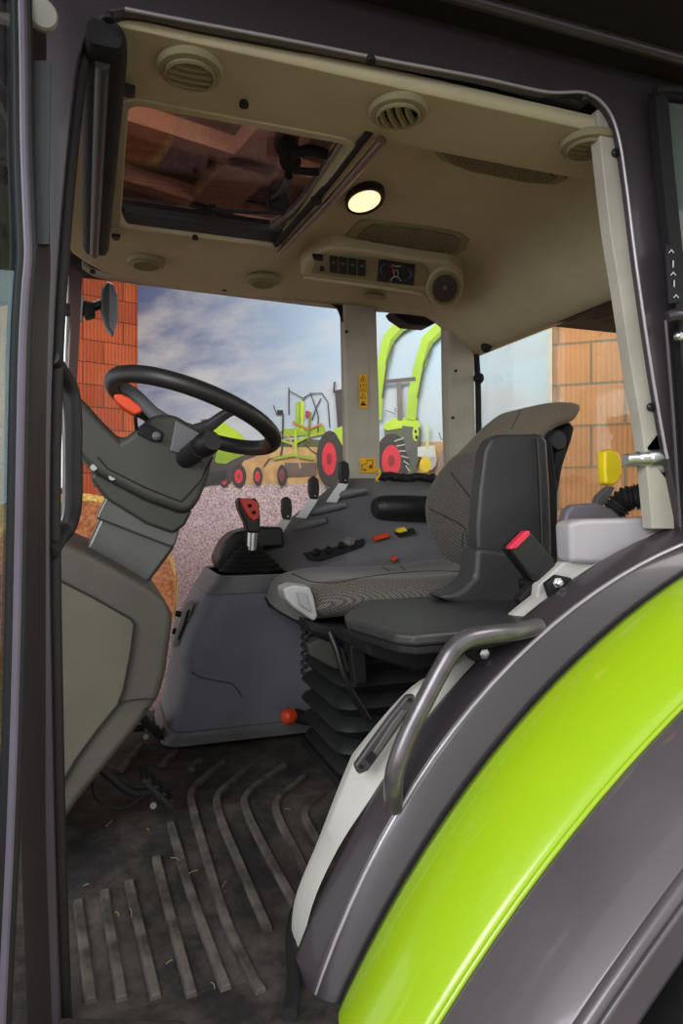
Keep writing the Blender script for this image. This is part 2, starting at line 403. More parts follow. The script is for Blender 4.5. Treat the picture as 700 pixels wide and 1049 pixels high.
sheet = loft('banner_sheet', [bq(bl, 0.02, brr, 3.9), [p+nrm*0.006 for p in bq(bl, 0.02, brr, 3.9)]], P_sky, banner, smooth=False, origin=org)
# the border of unprinted vinyl down the right edge, and the wall-side fold
tb = UB(561, HY, 0.001)
loft('banner_border', [bq(tb, 0.02, UB(566, HY, 0.001), 3.9), [p-nrm*0.002 for p in bq(tb, 0.02, UB(566, HY, 0.001), 3.9)]], mat('vinyl_border', (214, 204, 186), 0.6), banner, smooth=False)
LAY = [0.002]
def art(name, pts, c, par, c2=None, rough=0.6, **k):
    LAY[0] += 0.0006
    mm = mat('print_%d_%d_%d' % tuple(c), c, rough, c2=c2, **k)
    a = [UB(x, y, LAY[0]) for x, y in pts]
    return loft(name, [a, [p-nrm*0.0004 for p in a]], mm, par, smooth=False)
def artg(name, par):                      # an empty-less group: first mesh carries the rest
    return par
# ground, field and gravel of the print
gv = art('printed_gravel', [(141, 497), (566, 492), (566, 900), (141, 900)], (216, 190, 198), banner, c2=(140, 112, 120), nscale=70, detail=10)
art('printed_field', [(141, 455), (230, 452), (345, 455), (470, 452), (566, 455), (566, 493), (141, 498)], (206, 164, 112), banner, c2=(176, 134, 92), nscale=12)
art('printed_hedge', [(230, 452), (320, 450), (345, 452), (345, 458), (230, 458)], (92, 96, 60), banner)
# baler with lime cover
b0 = art('printed_baler', [(206, 430), (222, 428), (240, 440), (256, 455), (262, 468), (250, 472), (236, 496), (214, 498), (205, 480)], (74, 66, 70), banner)
art('cover', [(212, 430), (226, 430), (246, 444), (262, 464), (246, 467), (231, 475), (222, 474), (224, 450)], (180, 208, 40), b0)
art('cover', [(222, 462), (250, 462), (246, 468), (228, 475), (220, 473)], (140, 166, 40), b0)
def wheel_art(cx, cy, rx, ry, par, rim=(214, 52, 66)):
    t = art('printed_tyre', oval(cx, cy, rx, ry), (62, 54, 56), par)
    art('printed_rim', oval(cx-rx*.05, cy, rx*.55, ry*.58), rim, t)
    art('printed_hub', oval(cx-rx*.05, cy, rx*.2, ry*.22), (150, 40, 48), t)
wheel_art(245, 488, 7.5, 12.5, b0); wheel_art(230, 492, 5, 8, b0)
art('chassis', [(207, 484), (232, 482), (232, 492), (207, 500)], (50, 46, 50), b0)
# rake with lime arms
r0 = art('printed_rake', [(288, 440), (332, 436), (334, 444), (290, 448)], (150, 170, 50), banner)
art('frame', [(292, 474), (324, 474), (324, 487), (292, 489)], (110, 90, 84), r0)
art('mast', [(303, 412), (307, 411), (307, 440), (303, 440)], (150, 180, 50), r0); art('mast', [(308, 410), (312, 411), (311, 442), (308, 442)], (186, 200, 60), r0)
art('light', [(284, 420), (290, 420), (290, 425), (284, 425)], (34, 30, 34), r0)
def line_art(par, pts, w, c, name='arm'):
    P = [Vector((x, y, 0)) for x, y in pts]; A = []; B = []
    for i, p in enumerate(P):
        d = (P[min(i+1, len(P)-1)]-P[max(i-1, 0)]).normalized(); s = Vector((-d.y, d.x, 0))*w/2
        A.append(((p+s).x, (p+s).y)); B.append(((p-s).x, (p-s).y))
    LAY[0] += 0.0006; mm = mat('print_%d_%d_%d' % tuple(c), c, 0.6)
    A = [UB(x, y, LAY[0]) for x, y in A]; B = [UB(x, y, LAY[0]) for x, y in B]
    secs = [[a, b, b-nrm*0.0004, a-nrm*0.0004] for a, b in zip(A, B)]
    return loft(name, secs, mm, par, smooth=False)
dk = (62, 54, 60)
line_art(r0, [(290, 424), (290, 440), (289, 460), (287, 470)], 1.8, dk, 'upright'); line_art(r0, [(284, 425), (280, 415)], 1, dk)
for pts in ([(296, 412), (296, 400), (310, 408), (320, 403), (330, 403), (336, 412), (338, 438)], [(310, 411), (318, 402), (326, 425), (326, 445)],
            [(320, 430), (324, 418), (329, 408)], [(312, 455), (320, 462), (332, 470)], [(280, 447), (290, 442)], [(270, 478), (276, 470), (288, 467)], [(296, 397), (296, 425)]):
    line_art(r0, pts, 1.1, dk)
line_art(r0, [(286, 450), (300, 455), (316, 447), (334, 443)], 2.6, (166, 182, 56)); line_art(r0, [(294, 445), (304, 462), (308, 480)], 2, (190, 150, 110))
line_art(r0, [(300, 432), (316, 440), (330, 434)], 2, (200, 120, 60)); line_art(r0, [(280, 470), (300, 466), (322, 470)], 3, (150, 164, 60))
line_art(r0, [(303, 440), (303, 466)], 3, (170, 196, 50)); line_art(r0, [(318, 422), (316, 452)], 2.2, (120, 120, 60))
art('reflector', [(313, 421), (317, 421), (317, 427), (313, 427)], (170, 50, 50), r0)
wheel_art(264, 488, 4.6, 9.5, r0); wheel_art(289, 487, 5, 11, r0, (120, 70, 80)); wheel_art(350, 505, 2, 3, r0)
# tractor with red wheels at the pillar
t0 = art('printed_tractor', [(343, 400), (352, 398), (354, 404), (352, 440), (346, 438)], (70, 62, 70), banner)
wheel_art(338, 470, 13.5, 29, t0); art('mudguard', [(342, 440), (352, 436), (356, 452), (356, 462), (350, 455)], (170, 196, 60), t0)
line_art(t0, [(343, 391), (342, 402), (350, 402)], 2, dk)
art('light_pillar', [(352, 460), (356, 460), (356, 520), (352, 520)], (216, 206, 210), t0)
# loader tractor behind the middle window
l0 = art('printed_loader_tractor', [(394, 435), (428, 428), (432, 442), (426, 490), (395, 494)], (92, 100, 70), banner)
wheel_art(402, 472, 18, 28, l0)
for y in range(0, 6): line_art(l0, [(404+y*2.4, 452+y*5), (416+y*.8, 448+y*7)], 1.3, (176, 178, 172), 'tread')
art('bonnet', [(392, 436), (404, 428), (424, 428), (431, 433), (429, 446), (422, 445), (415, 438), (396, 441)], (186, 214, 62), l0)
art('grille', [(412, 436), (430, 438), (430, 470), (424, 484), (416, 462)], (94, 92, 90), l0)
art('headlamp', oval(426, 444, 3.2, 8), (186, 208, 60), l0); art('headlamp_lens', oval(426, 442, 1.3, 2), (26, 26, 26), l0); art('headlamp_lens', oval(427, 448, 1.4, 2.2), (26, 26, 26), l0)
lg = (162, 194, 52)
for dx in (0, 36):
    P = [(386+dx, 430), (388+dx, 400), (392+dx, 370), (398+dx, 345), (408+dx, 334), (424+dx, 326)]
    if dx: P = [(421, 430), (424, 400), (430, 372), (437, 348), (450, 335), (470, 322)]
    line_art(l0, P, 10, lg, 'loader_arm'); line_art(l0, [(x+4, y+4) for x, y in P[2:]], 4, (128, 152, 44), 'loader_arm')
    line_art(l0, [(P[1][0]+4, P[1][1]+8), (P[2][0]+5, P[2][1]), (P[3][0]+5, P[3][1]+8)], 2, (70, 74, 60), 'ram')
line_art(l0, [(395, 391), (426, 388)], 4, (90, 86, 84), 'cab_roof'); line_art(l0, [(409, 392), (410, 430)], 5, (112, 106, 104), 'cab_post')
line_art(l0, [(395, 427), (395, 420), (405, 424), (405, 418)], 1, (90, 90, 80)); 
art('sack', oval(440, 470, 8, 12, 10), (176, 172, 172), l0); art('yellow_sign', oval(436, 476, 6, 8), (224, 188, 40), l0)
art('crate', [(428, 458), (446, 456), (446, 468), (428, 468)], (206, 206, 204), l0); line_art(l0, [(438, 434), (438, 460)], 3, (196, 206, 150), 'post')
line_art(l0, [(450, 443), (452, 450), (463, 448)], 1.2, (90, 96, 100)); art('cover_pile', [(446, 492), (452, 462), (458, 455), (466, 492)], (150, 120, 120), l0)

# ================================================================== hay bales beyond the right glass
def bale(z, label, cx, R=0.62):
    c = U(cx, HY, Y=3.55); c.z = z+R
    ax = Vector((-0.25, 1, 0)).normalized()
    t = thing('hay_bale', label, 'hay bale', (c.x, c.y, z), group='round hay bales stacked by the wall')
    prof = [(R-0.04, 0), (R, 0.05), (R*1.01, 0.5), (R, 1.05), (R-0.04, 1.1)]
    lathe('net_wrap', prof, c, M_hay, t, axis=ax, seg=64)
    pr = [(0.02, 0.0), (R*0.5, -0.015), (R*0.93, -0.004)]
    lathe('straw_end', pr[::-1]+[(0.01, -0.002)], c, M_hayend, t, axis=ax, seg=64)
    return t
zb = 0.0
bale(0.0, 'lower round hay bale, in the gap between front console and side console', 78, 0.52)
bale(1.06, 'upper round hay bale seen below the steering column neck', 84, 0.50)

# ================================================================== TRACTOR CAB SHELL
cab = thing('tractor_cab', 'dark grey tractor cab shell with beige headliner, pillars, windows and open door frame', 'tractor cab', (0.7, 1.7, 1.0))
# headliner grid with sunroof opening
def hz(X, Y):
    h = HC
    def ss(a, b, x): t = min(1, max(0, (x-a)/(b-a))); return t*t*(3-2*t)
    rec = ss(0.50, 0.60, X)*ss(1.325, 1.345, Y)*(1-ss(2.05, 2.25, Y))
    h += 0.035*rec
    h -= 0.012*ss(2.3, 2.42, Y)
    r = ss(1.08, 1.42, X); h = h*(1-r*r)+0.605*r*r
    return E+h
def ymax(X):
    if X >= 0.2: return YF+0.005
    t = min(1, (0.2-X)/0.30); return YF+0.005-0.30*(1-math.sqrt(max(0, 1-t*t)))
xs = [-0.10, -0.085, -0.05, 0.0, 0.045]+[0.045+0.455*i/8 for i in range(1, 9)]+[0.52, 0.55, 0.58, 0.61]+[0.61+0.83*i/24 for i in range(1, 25)]
ys = [1.145, 1.15, 1.17, 1.19, 1.25, 1.315, 1.325, 1.33, 1.338, 1.345, 1.357]+[1.357+0.609*i/8 for i in range(1, 9)]+[2.0, 2.05, 2.1, 2.15, 2.2, 2.25, 2.3, 2.34, 2.38, 2.42]
mb = MB(); V = []
for X in xs:
    for Y in ys:
        y = Y if Y <= 2.0 else 2.0+(Y-2.0)*(ymax(X)-2.0)/0.42
        V.append(Vector((X, y, hz(X, y))))
Fq = []; ny = len(ys)
for i in range(len(xs)-1):
    for j in range(ny-1):
        xm = (xs[i]+xs[i+1])/2; ym = (ys[j]+ys[j+1])/2
        if 0.045 < xm < 0.5 and 1.357 < ym < 1.966: continue
        Fq.append((i*ny+j, i*ny+j+1, (i+1)*ny+j+1, (i+1)*ny+j))
hl = link('headliner', V+[], Fq, M_head, cab, sharp=60)
if hl.data.polygons[0].normal.z > 0: hl.data.flip_normals()
md = hl.modifiers.new('thick', 'SOLIDIFY'); md.thickness = 0.03; md.offset = -1
# sunroof frame ring lip (rounded)
def ring(name, x0, x1, y0, y1, r, w, z0, z1, m, parent, **k):
    cx, cy = (x0+x1)/2, (y0+y1)/2; a, b = (x1-x0)/2, (y1-y0)/2
    o = rrect(a+w, b+w, r+w, 7); i_ = rrect(a, b, max(r, 0.001), 7)
    secs = []
    for (p, q) in zip(o, i_): secs.append([(cx+p[0], cy+p[1], z0), (cx+q[0], cy+q[1], z0), (cx+q[0], cy+q[1], z1), (cx+p[0], cy+p[1], z1)])
    secs.append(secs[0]); v, f = g_loft(secs, True, False); return link(name, v, f, m, parent, **k)
ring('sunroof_surround', 0.047, 0.498, 1.359, 1.964, 0.03, 0.022, E+HC-0.004, E+HC+0.045, M_head, cab, bevel=0.004)
# roof shell above: dark slabs round the sunroof, and the overhang toward the camera
mb = MB()
zt = E+0.885
for x0, x1, y0, y1, zb, th in ((-0.35, 2.3, 0.60, 1.33, .885, .12), (-0.35, 2.3, 1.975, 2.60, .81, .035), (-0.35, 0.02, 1.33, 1.975, .81, .035), (0.53, 2.3, 1.33, 1.975, .81, .035)):
    mb.add(*g_box(((x0+x1)/2, (y0+y1)/2, E+zb+th/2), (x1-x0, y1-y0, th)))
mb.build('roof_shell', M_roof, cab, smooth=False)
tube('roof_lip', [(-0.3, 1.055, zt-0.004), (0.6, 1.05, zt-0.004), (1.4, 1.05, zt-0.004), (2.2, 1.05, zt-0.004)], 0.012, M_frame, cab, k=3)
# door frame: band between the opening and the outer edge
def fr(px, py, Y=1.12): return U(px, py, Y=Y)
inn = [(64, 1075), (60, 980), (56, 850), (53, 700), (51, 560), (52, 430), (56, 320), (64, 210), (74, 110), (82, 55), (98, 25), (128, 10), (200, 24), (300, 43), (400, 63), (490, 80), (560, 95), (600, 96), (622, 112), (634, 140), (642, 190), (652, 270), (668, 380), (680, 450), (690, 500), (699, 545)]
out = [(34, 1075), (33, 980), (32, 850), (31, 700), (30, 560), (30, 430), (32, 320), (38, 210), (44, 110), (44, 40), (50, -20), (100, -60), (200, -50), (300, -35), (400, -15), (490, 6), (560, 28), (640, 50), (690, 62), (705, 100), (708, 190), (716, 270), (722, 380), (730, 450), (736, 500), (745, 545)]
strip('door_frame', [fr(*p) for p in inn], [fr(*p) for p in out], 0.02, M_frame, cab, k=3, bevel=0.004, sharp=25)
# highlight painted as a thin pale tube round the opening, and black rubber seal inside it
e1 = [(64, 1075), (60, 980), (56, 850), (53, 700), (51, 560), (52, 430), (56, 320), (64, 210), (74, 110), (82, 55), (98, 25), (128, 10), (200, 24), (300, 43), (400, 63), (490, 80)]
tube('door_seal', [U(x+4 if y > 30 else x+3, y+(0 if y > 60 else 7), Y=1.15) for x, y in e1]+[U(560, 98, Y=1.15), U(596, 106, Y=1.15)], 0.011, M_rubber, cab, k=5)
e2 = [(128, 9), (200, 23), (300, 42), (400, 62), (490, 79), (560, 94), (600, 95), (622, 111), (634, 140), (642, 190), (652, 270), (668, 380), (680, 450), (684, 470)]
tube('frame_edge_highlight', [U(x, y, Y=1.118) for x, y in e2], 0.0032, mat('edge_highlight', (176, 170, 176), 0.3, metal=0.4), cab, k=5)  # pale colour stands for the light catching the frame edge
# headliner clips along the door side
def clip(px, py, H=0.74, r=0.008):
    c = U(px, py, H=H); lathe('headliner_clip', [(r, 0), (r, 0.006), (r*.6, 0.012)], c-Vector((0, 0, .006)), M_blackm, cab, seg=14)
for p in ((112, 17), (380, 60), (600, 101)): clip(*p, H=0.735)
for p in ((119, 243), (200, 243), (131, 94), (230, 296), (95, 278), (250, 106)): clip(*p, H=0.76, r=0.009)
# B pillar: beige inner strip
iL = [(612, 112), (616, 150), (625, 230), (636, 300), (648, 380), (658, 440), (664, 490), (669, 542)]
iR = [(628, 106), (638, 150), (648, 230), (657, 300), (670, 380), (680, 440), (685, 490), (689, 542)]
strip('inner_door_pillar', [U(x, y, Y=1.135) for x, y in iL], [U(x+3, y, Y=1.135) for x, y in iR], 0.03, M_beige, cab, k=4, bevel=0.003)
for p in ((630, 157), (666, 417)):
    c = U(*p, Y=1.133); lathe('plug', [(0.0085, 0), (0.0085, 0.004), (0.006, 0.007)], c, M_black, cab, axis=(0, -1, 0), seg=20)
# outer part of the pillar: rear quarter window, gasket, hinge, embossed strip
gl = [(671, 92), (676, 150), (684, 230), (692, 300), (700, 380), (708, 480), (715, 560)]
strip('quarter_window_gasket', [U(x, y, Y=1.085) for x, y in gl], [U(x+14, y+10, Y=1.085) for x, y in gl], 0.02, M_blackm, cab, k=4)
tube('quarter_window_gasket', [U(671, 92, Y=1.08), U(690, 91, Y=1.08), U(720, 97, Y=1.08), U(800, 110, Y=1.08)], 0.008, M_blackm, cab)
M_qg = mat('quarter_glass_dark', (96, 110, 100), 0.08, coat=0.5)
strip('quarter_window', [U(683, 105, Y=1.10), U(700, 300, Y=1.10), U(722, 560, Y=1.10)], [U(790, 118, Y=1.10), U(790, 300, Y=1.10), U(790, 560, Y=1.10)], 0.006, M_qg, cab, k=0)
strip('notched_strip', [U(683, 250, Y=1.08), U(687, 312, Y=1.08)], [U(693, 247, Y=1.08), U(698, 310, Y=1.08)], 0.01, M_blackm, cab, k=0, bevel=0.004)
for i, (x, y) in enumerate(((688, 256), (690, 271), (690, 279), (691, 291), (693, 302))):
    pts = [(x-2.5, y+3), (x, y), (x+2.5, y+3)] if i % 2 == 0 else [(x, y-4), (x, y+3)]
    tube('white_mark', [U(a, b, Y=1.078) for a, b in pts], 0.0012, M_white, cab, k=0, seg=6)
lathe('hinge_bolt', [(0.009, 0), (0.009, 0.008), (0.006, 0.012)], U(694, 345, Y=1.07), M_steel, cab, axis=(0, -1, 0), seg=16)
tube('window_hinge', [U(684, 325, Y=1.07), U(692, 323, Y=1.065), U(712, 324, Y=1.06)], 0.012, M_frame, cab, k=3)
tube('window_hinge', [U(682, 328, Y=1.07), U(690, 430, Y=1.07), U(697, 540, Y=1.07)], 0.003, M_frame, cab, k=3)
# latch backing arm of the pillar
strip('latch_bracket', [U(662, 458, Y=1.135), U(668, 474, Y=1.135), U(682, 492, Y=1.135), U(688, 506, Y=1.135)], [U(676, 440, Y=1.135), U(686, 460, Y=1.135), U(690, 490, Y=1.135), U(692, 507, Y=1.135)], 0.02, M_frame, cab, k=3, bevel=0.003)

# right wall (Y=YF): header, middle pillar, rear corner pillar, sill
mid = prism('right_middle_pillar', [(352, 309), (386, 313), (388, 400), (390, 494), (356, 492), (354, 400)], YF-0.01, YF+0.04, M_pilr, cab, bevel=0.008)
strip('pillar_recess', [U(366, 322, Y=YF-0.013), U(376, 345, Y=YF-0.013), U(380, 400, Y=YF-0.013), U(378, 440, Y=YF-0.013), U(366, 475, Y=YF-0.013)],
      [U(384, 318, Y=YF-0.013), U(386, 345, Y=YF-0.013), U(388, 400, Y=YF-0.013), U(389, 440, Y=YF-0.013), U(389, 480, Y=YF-0.013)], 0.004, M_pilr, cab, k=4, bevel=0.002)
rc = prism('rear_corner_pillar', [(459, 325), (484, 350), (487, 366), (488, 440), (490, 520), (470, 520), (462, 470), (460, 400)], YF-0.03, YF+0.04, M_pilr, cab, bevel=0.012)
for p in ((467, 380), (464, 428)):
    lathe('plug', [(0.006, 0), (0.006, 0.004)], U(*p, Y=YF-0.03), M_blackm, cab, axis=(0, -1, 0), seg=12)
lathe('plug', [(0.006, 0), (0.006, 0.004)], U(355, 340, Y=YF-0.012), M_blackm, cab, axis=(0, -1, 0), seg=12)
# header above right glass
strip('right_header', [U(84, 266, Y=YF-.04), U(100, 276, Y=YF-.01), U(140, 283, Y=YF), U(250, 296, Y=YF), U(350, 306, Y=YF), U(440, 316, Y=YF), U(500, 322, Y=YF)],
      [U(84, 272, Y=YF-.04), U(100, 281, Y=YF-.01), U(140, 288, Y=YF), U(250, 302, Y=YF), U(350, 314, Y=YF), U(440, 322, Y=YF), U(500, 340, Y=YF)], 0.04, M_pilr, cab, k=4, bevel=0.004)
strip('window_corner_seal', [U(337, 311, Y=YF), U(346, 316, Y=YF), U(351, 330, Y=YF)], [U(353, 311, Y=YF), U(354, 316, Y=YF), U(354, 330, Y=YF)], 0.01, M_blackm, cab, k=4)
strip('window_corner_seal', [U(446, 322, Y=YF), U(456, 332, Y=YF), U(460, 350, Y=YF)], [U(462, 322, Y=YF), U(462, 332, Y=YF), U(462, 350, Y=YF)], 0.01, M_blackm, cab, k=4)
# rear header and rear wall edge (X=XR)
hd = [U(x, y, X=XR) for x, y in ((484, 352), (540, 336), (600, 314), (660, 292), (700, 278))]
hd2 = [U(x, y, X=XR) for x, y in ((486, 358), (540, 341), (600, 320), (660, 298), (700, 284))]
strip('rear_header', hd, hd2, 0.03, M_blackm, cab, n=(1, 0, 0), k=4)
tube('rear_window_seal', [U(488, 358, X=XR), U(490, 400, X=XR), U(491, 480, X=XR), U(492, 560, X=XR)], 0.012, M_blackm, cab)
def pane(name, pts, n, m): return plate(name, pts, n, 0.004, m, cab, smooth=False)
pane('right_window', [U(84, 270, Y=YF+.01), U(352, 308, Y=YF+.01), U(356, 800, Y=YF+.01), U(84, 800, Y=YF+.01)], (0, 1, 0), M_glass)
pane('right_rear_window', [U(386, 312, Y=YF+.01), U(462, 318, Y=YF+.01), U(462, 520, Y=YF+.01), U(388, 520, Y=YF+.01)], (0, 1, 0), M_glass)
pane('rear_window', [U(486, 356, X=XR+.01), U(690, 285, X=XR+.01), U(690, 600, X=XR+.01), U(486, 600, X=XR+.01)], (1, 0, 0), M_glass)
# right sill with black trim below middle window
prism('right_sill', [(352, 490), (470, 490), (478, 520), (352, 520)], YF-0.06, YF+0.02, M_consdk, cab, bevel=0.01)
tube('wiring_loom', [U(x, y, Y=YF-.07) for x, y in ((388, 489), (400, 487), (415, 490), (428, 488), (446, 491))], 0.014, M_blackm, cab)
for i in range(6):
    lathe('loom_clip', [(0.016, 0), (0.016, 0.012)], U(392+i*10, 489, Y=YF-.07), M_black, cab, axis=(1, 0, 0), seg=12)
# rear window knobs
for x, y in ((502, 356), (494, 388)):
    c = U(x, y, X=XR-0.012)
    lathe('window_knob', [(0.012, 0), (0.02, 0.008), (0.022, 0.02), (0.014, 0.034), (0.006, 0.036)], c, M_blackm, cab, axis=(-1, -0.2, 0), seg=18)
# lower light grey inner side panel beside the seat, continuing along the wheel arch
c0 = [(301, 1060), (304, 1000), (318, 930), (345, 870), (398, 790), (460, 715), (545, 632), (620, 578), (692, 534)]
pn_in = [(301, 1060), (302, 1000), (303, 935), (325, 870), (357, 795), (385, 752), (426, 702), (485, 664), (535, 630)]
A = [U(x, y, Y=1.19) for x, y in ((301, 1060), (302, 990), (304, 930), (330, 862), (358, 790), (372, 766), (425, 706), (470, 680), (550, 610), (640, 556))]
B = [U(x, y, Y=1.15) for x, y in ((303, 1060), (306, 1000), (320, 930), (347, 870), (380, 820), (405, 784), (462, 718), (505, 680), (580, 612), (690, 540))]
strip('wheel_arch_panel', A, B, 0.02, M_panel, cab, k=5, bevel=0.004)
# inner face of that panel going back under the seat
0 and strip('wheel_arch_inner', [p+Vector((0, 0.012, 0)) for p in A], [p+Vector((0.06, 0.4, 0.0)) for p in A], 0.01, M_consdk, cab, n=(0.3, 0, 0.3), k=3)

# light grey shelf behind passenger seat, along the rear left
sh = [(584, 535), (600, 532), (640, 531), (672, 529), (684, 532), (682, 545), (672, 562), (655, 575), (620, 578), (586, 577)]
prism('rear_shelf', sh, 1.17, 1.225, M_shelf, cab, bevel=0.012)
prism('rear_shelf_lower', [(578, 576), (655, 573), (640, 590), (560, 640), (548, 640), (552, 600)], 1.185, 1.21, M_panel, cab, bevel=0.004)
hump = [(578, 536), (582, 524), (588, 517), (612, 515), (628, 521), (642, 534)]
prism('rear_hump', hump, 1.27, 1.30, mat('hump_grey', (112, 106, 112), 0.45), cab, bevel=0.008)

# passive dark outer strips at the far left: seal profiles of the open door edge
# ================================================================== OPEN DOOR at left
door = thing('open_cab_door', 'open glass cab door at the left edge, seen edge-on with ribbed rubber seal', 'door', U(20, 1049, Y=1.0))
sp = [(20, -40), (22, 60), (23, 150), (26, 230), (27, 262), (24, 300), (21, 360), (19, 450), (17, 560), (14, 700), (9, 850), (3, 980), (-2, 1090)]
for dx, r, m in ((-6, 0.006, M_rubber), (0, 0.0075, mat('seal_grey', (112, 106, 122), 0.35)), (7, 0.006, M_rubber)):
    tube('door_seal_profile', [U(x+dx, y, Y=0.98+dx*0.0005) for x, y in sp], r, m, door, k=4, seg=10)
dl = [(13, -40), (15, 60), (15, 150), (18, 262), (13, 360), (10, 560), (6, 700), (0, 850), (-6, 980), (-10, 1090)]
strip('door_glass', [U(x-90, y, Y=0.86) for x, y in dl], [U(x-2, y, Y=0.97) for x, y in dl], 0.006, M_doorg, door, k=3)
dr = [(30, -40), (31, 60), (32, 150), (35, 262), (33, 330), (30, 450), (30, 560), (30, 700), (30, 850), (34, 980), (38, 1090)]
strip('door_channel', [U(x-9, y, Y=1.0) for x, y in dr], [U(x+16, y, Y=1.06) for x, y in dr], 0.02, mat('channel_dark', (44, 38, 42), 0.5), door, k=3, bevel=0.003)
lathe('round_cap', [(0.02, 0), (0.02, 0.008), (0.017, 0.012)], U(43, 17, Y=1.0), mat('cap_grey', (140, 140, 128), 0.5), door, axis=(0.2, -1, -0.2), seg=20)
strip('blue_grey_panel', [U(30, 62, Y=1.03), U(34, 250, Y=1.03)], [U(52, 62, Y=1.03), U(50, 250, Y=1.03)], 0.01, mat('panel_bluegrey', (70, 78, 78), 0.4), door, k=0)
# grab handle inside the A pillar
gh = tube('grab_handle', [U(x, y, Y=yy) for x, y, yy in ((52, 366, 1.13), (62, 380, 1.17), (73, 400, 1.2), (76, 430, 1.2), (76, 470, 1.2), (76, 515, 1.2), (70, 540, 1.2), (60, 552, 1.17), (52, 566, 1.13))], 0.013, M_rubber, cab, k=5)
tube('inner_bar', [U(x, y, Y=1.22) for x, y in ((58, 395), (64, 410), (67, 440), (67, 520), (60, 540))], 0.0055, M_rail, gh, k=4)

# ================================================================== FENDER
def fitcirc(pts):
    P = np.array([(p.x, p.z) for p in pts]); A = np.c_[2*P, np.ones(len(P))]; b = (P**2).sum(1)
    s = np.linalg.lstsq(A, b, rcond=None)[0]; return s[0], s[1], math.sqrt(s[2]+s[0]**2+s[1]**2)
YC2, YC3, YC4 = 1.05, 0.85, 0.70
def curve(px, Y, n=40):
    pts = [U(x, y, Y=Y) for x, y in px]; cx, cz, R = fitcirc(pts)
    a0 = math.atan2(pts[0].z-cz, pts[0].x-cx); a1 = math.atan2(pts[-1].z-cz, pts[-1].x-cx)
    if a0 < 0: a0 += 2*PI
    a0 += 0.35; a1 -= 0.55
    return [Vector((cx+R*math.cos(a0+(a1-a0)*i/n), Y, cz+R*math.sin(a0+(a1-a0)*i/n))) for i in range(n+1)], (cx, cz, R)
k0, q0 = curve(c0[1:], 1.15); k1, q1 = curve([(320, 1049), (340, 965), (372, 890), (420, 808), (475, 738), (560, 652), (640, 592), (700, 553)], 1.085)
k2, q2 = curve([(343, 1049), (370, 975), (415, 890), (470, 815), (540, 735), (620, 655), (700, 583)], YC2)
k3, q3 = curve([(447, 1049), (500, 965), (560, 885), (630, 797), (700, 722)], YC3)
k4, q4 = curve([(600, 1049), (650, 976), (700, 907)], YC4)
k5 = [Vector((p.x, p.y+0.005, p.z)) for p in k4]
print('circles', q0, q1, q2, q3, q4)
arch = thing('lower_door_frame', 'dark grey curved door sill frame running over the wheel arch beside the lime fender', 'door sill', k0[3])
def surf(name, ca, cb, m, par, bulge=0.0, n=8, t=0.006, **k):
    secs = []
    for a, b in zip(ca, cb):
        s = []
        for j in range(n+1):
            u = j/n; p = a*(1-u)+b*u; c = Vector((q2[0], p.y, q2[1])); d = (p-c); d.y = 0; d.normalize()
            s.append(p+d*bulge*4*u*(1-u))
        secs.append(s)
    v, f = g_loft(secs, False, False); return link(name, v, f, m, par, solid=t, sharp=70, **k)
surf('sill_top', k0, k1, M_frame, arch, 0.003)
surf('sill_side', k1, [Vector((p.x, p.y+0.004, p.z)) for p in k2], M_frame, arch, 0.004)
tube('sill_highlight', [p+Vector((0, -0.001, 0.001)) for p in k1], 0.004, mat('edge_highlight', (176, 170, 176), 0.3, metal=0.4), arch, k=0)  # highlight on the sill's bend, painted as a pale tube
def rad(cv, d, dy=0):
    o = []
    for p in cv:
        c = Vector((q2[0], p.y, q2[1])); e = (p-c).normalized(); o.append(p+e*d+Vector((0, dy, 0)))
    return o
fen = thing('rear_fender', 'lime green and grey rear wheel fender curving up at the lower right', 'fender', k3[0])
tube('rubber_joint', rad(k2, -0.007, -0.002), 0.009, M_blackm, fen, k=0)
k2b = rad(k2, 0.0, -0.008)
surf('lime_panel', k2b, k3, M_lime, fen, 0.018, n=14)
surf('grey_panel', rad(k3, -0.004), k4, M_fgrey, fen, 0.012, n=12)
tube('panel_edge', rad(k3, 0.0), 0.005, M_lime, fen, k=0)
tube('outer_bead', k4, 0.012, M_fgrey, fen, k=0)
low = [p+Vector((0.0, -0.015, -0.0)) for p in k4]
surf('outer_lip', low, rad(low, -0.05, 0.0), M_fgrey, fen, 0)
for x, y in ((612, 1020), (598, 1042)):
    lathe('rivet', [(0.003, 0), (0.003, 0.002)], U(x, y, Y=0.735), M_steel, fen, axis=(-0.5, -0.5, 0.5), seg=10)
# tyre beneath
R = q2[2]-0.13; cx, cz = q2[0]+0.10, q2[1]-0.08
prof = [(R-0.2, 0.0), (R-0.06, 0.01), (R, 0.06), (R+.005, 0.3), (R, 0.52), (R-.06, 0.58), (R-0.2, 0.6)]
ty = lathe('rear_wheel', prof, (cx, 1.08, cz), M_rubber, cab, axis=(0, -1, 0), seg=96)
mb = MB()
for i in range(44):
    a = 2*PI*i/44; rot = Matrix.Rotation(-a, 3, 'Y') @ Matrix.Rotation(0.7*(1 if i % 2 else -1), 3, 'X')
    mb.add(*g_box((cx+math.cos(a)*(R+.01), 0.78+0.14*(1 if i % 2 else -1), cz+math.sin(a)*(R+.01)), (0.06, 0.32, 0.045), Matrix.Rotation(-a, 3, 'Y') @ Matrix.Rotation(0.7*(1 if i % 2 else -1), 3, 'X')))
mb.build('tread_lugs', M_rubber, ty, bevel=0.006)

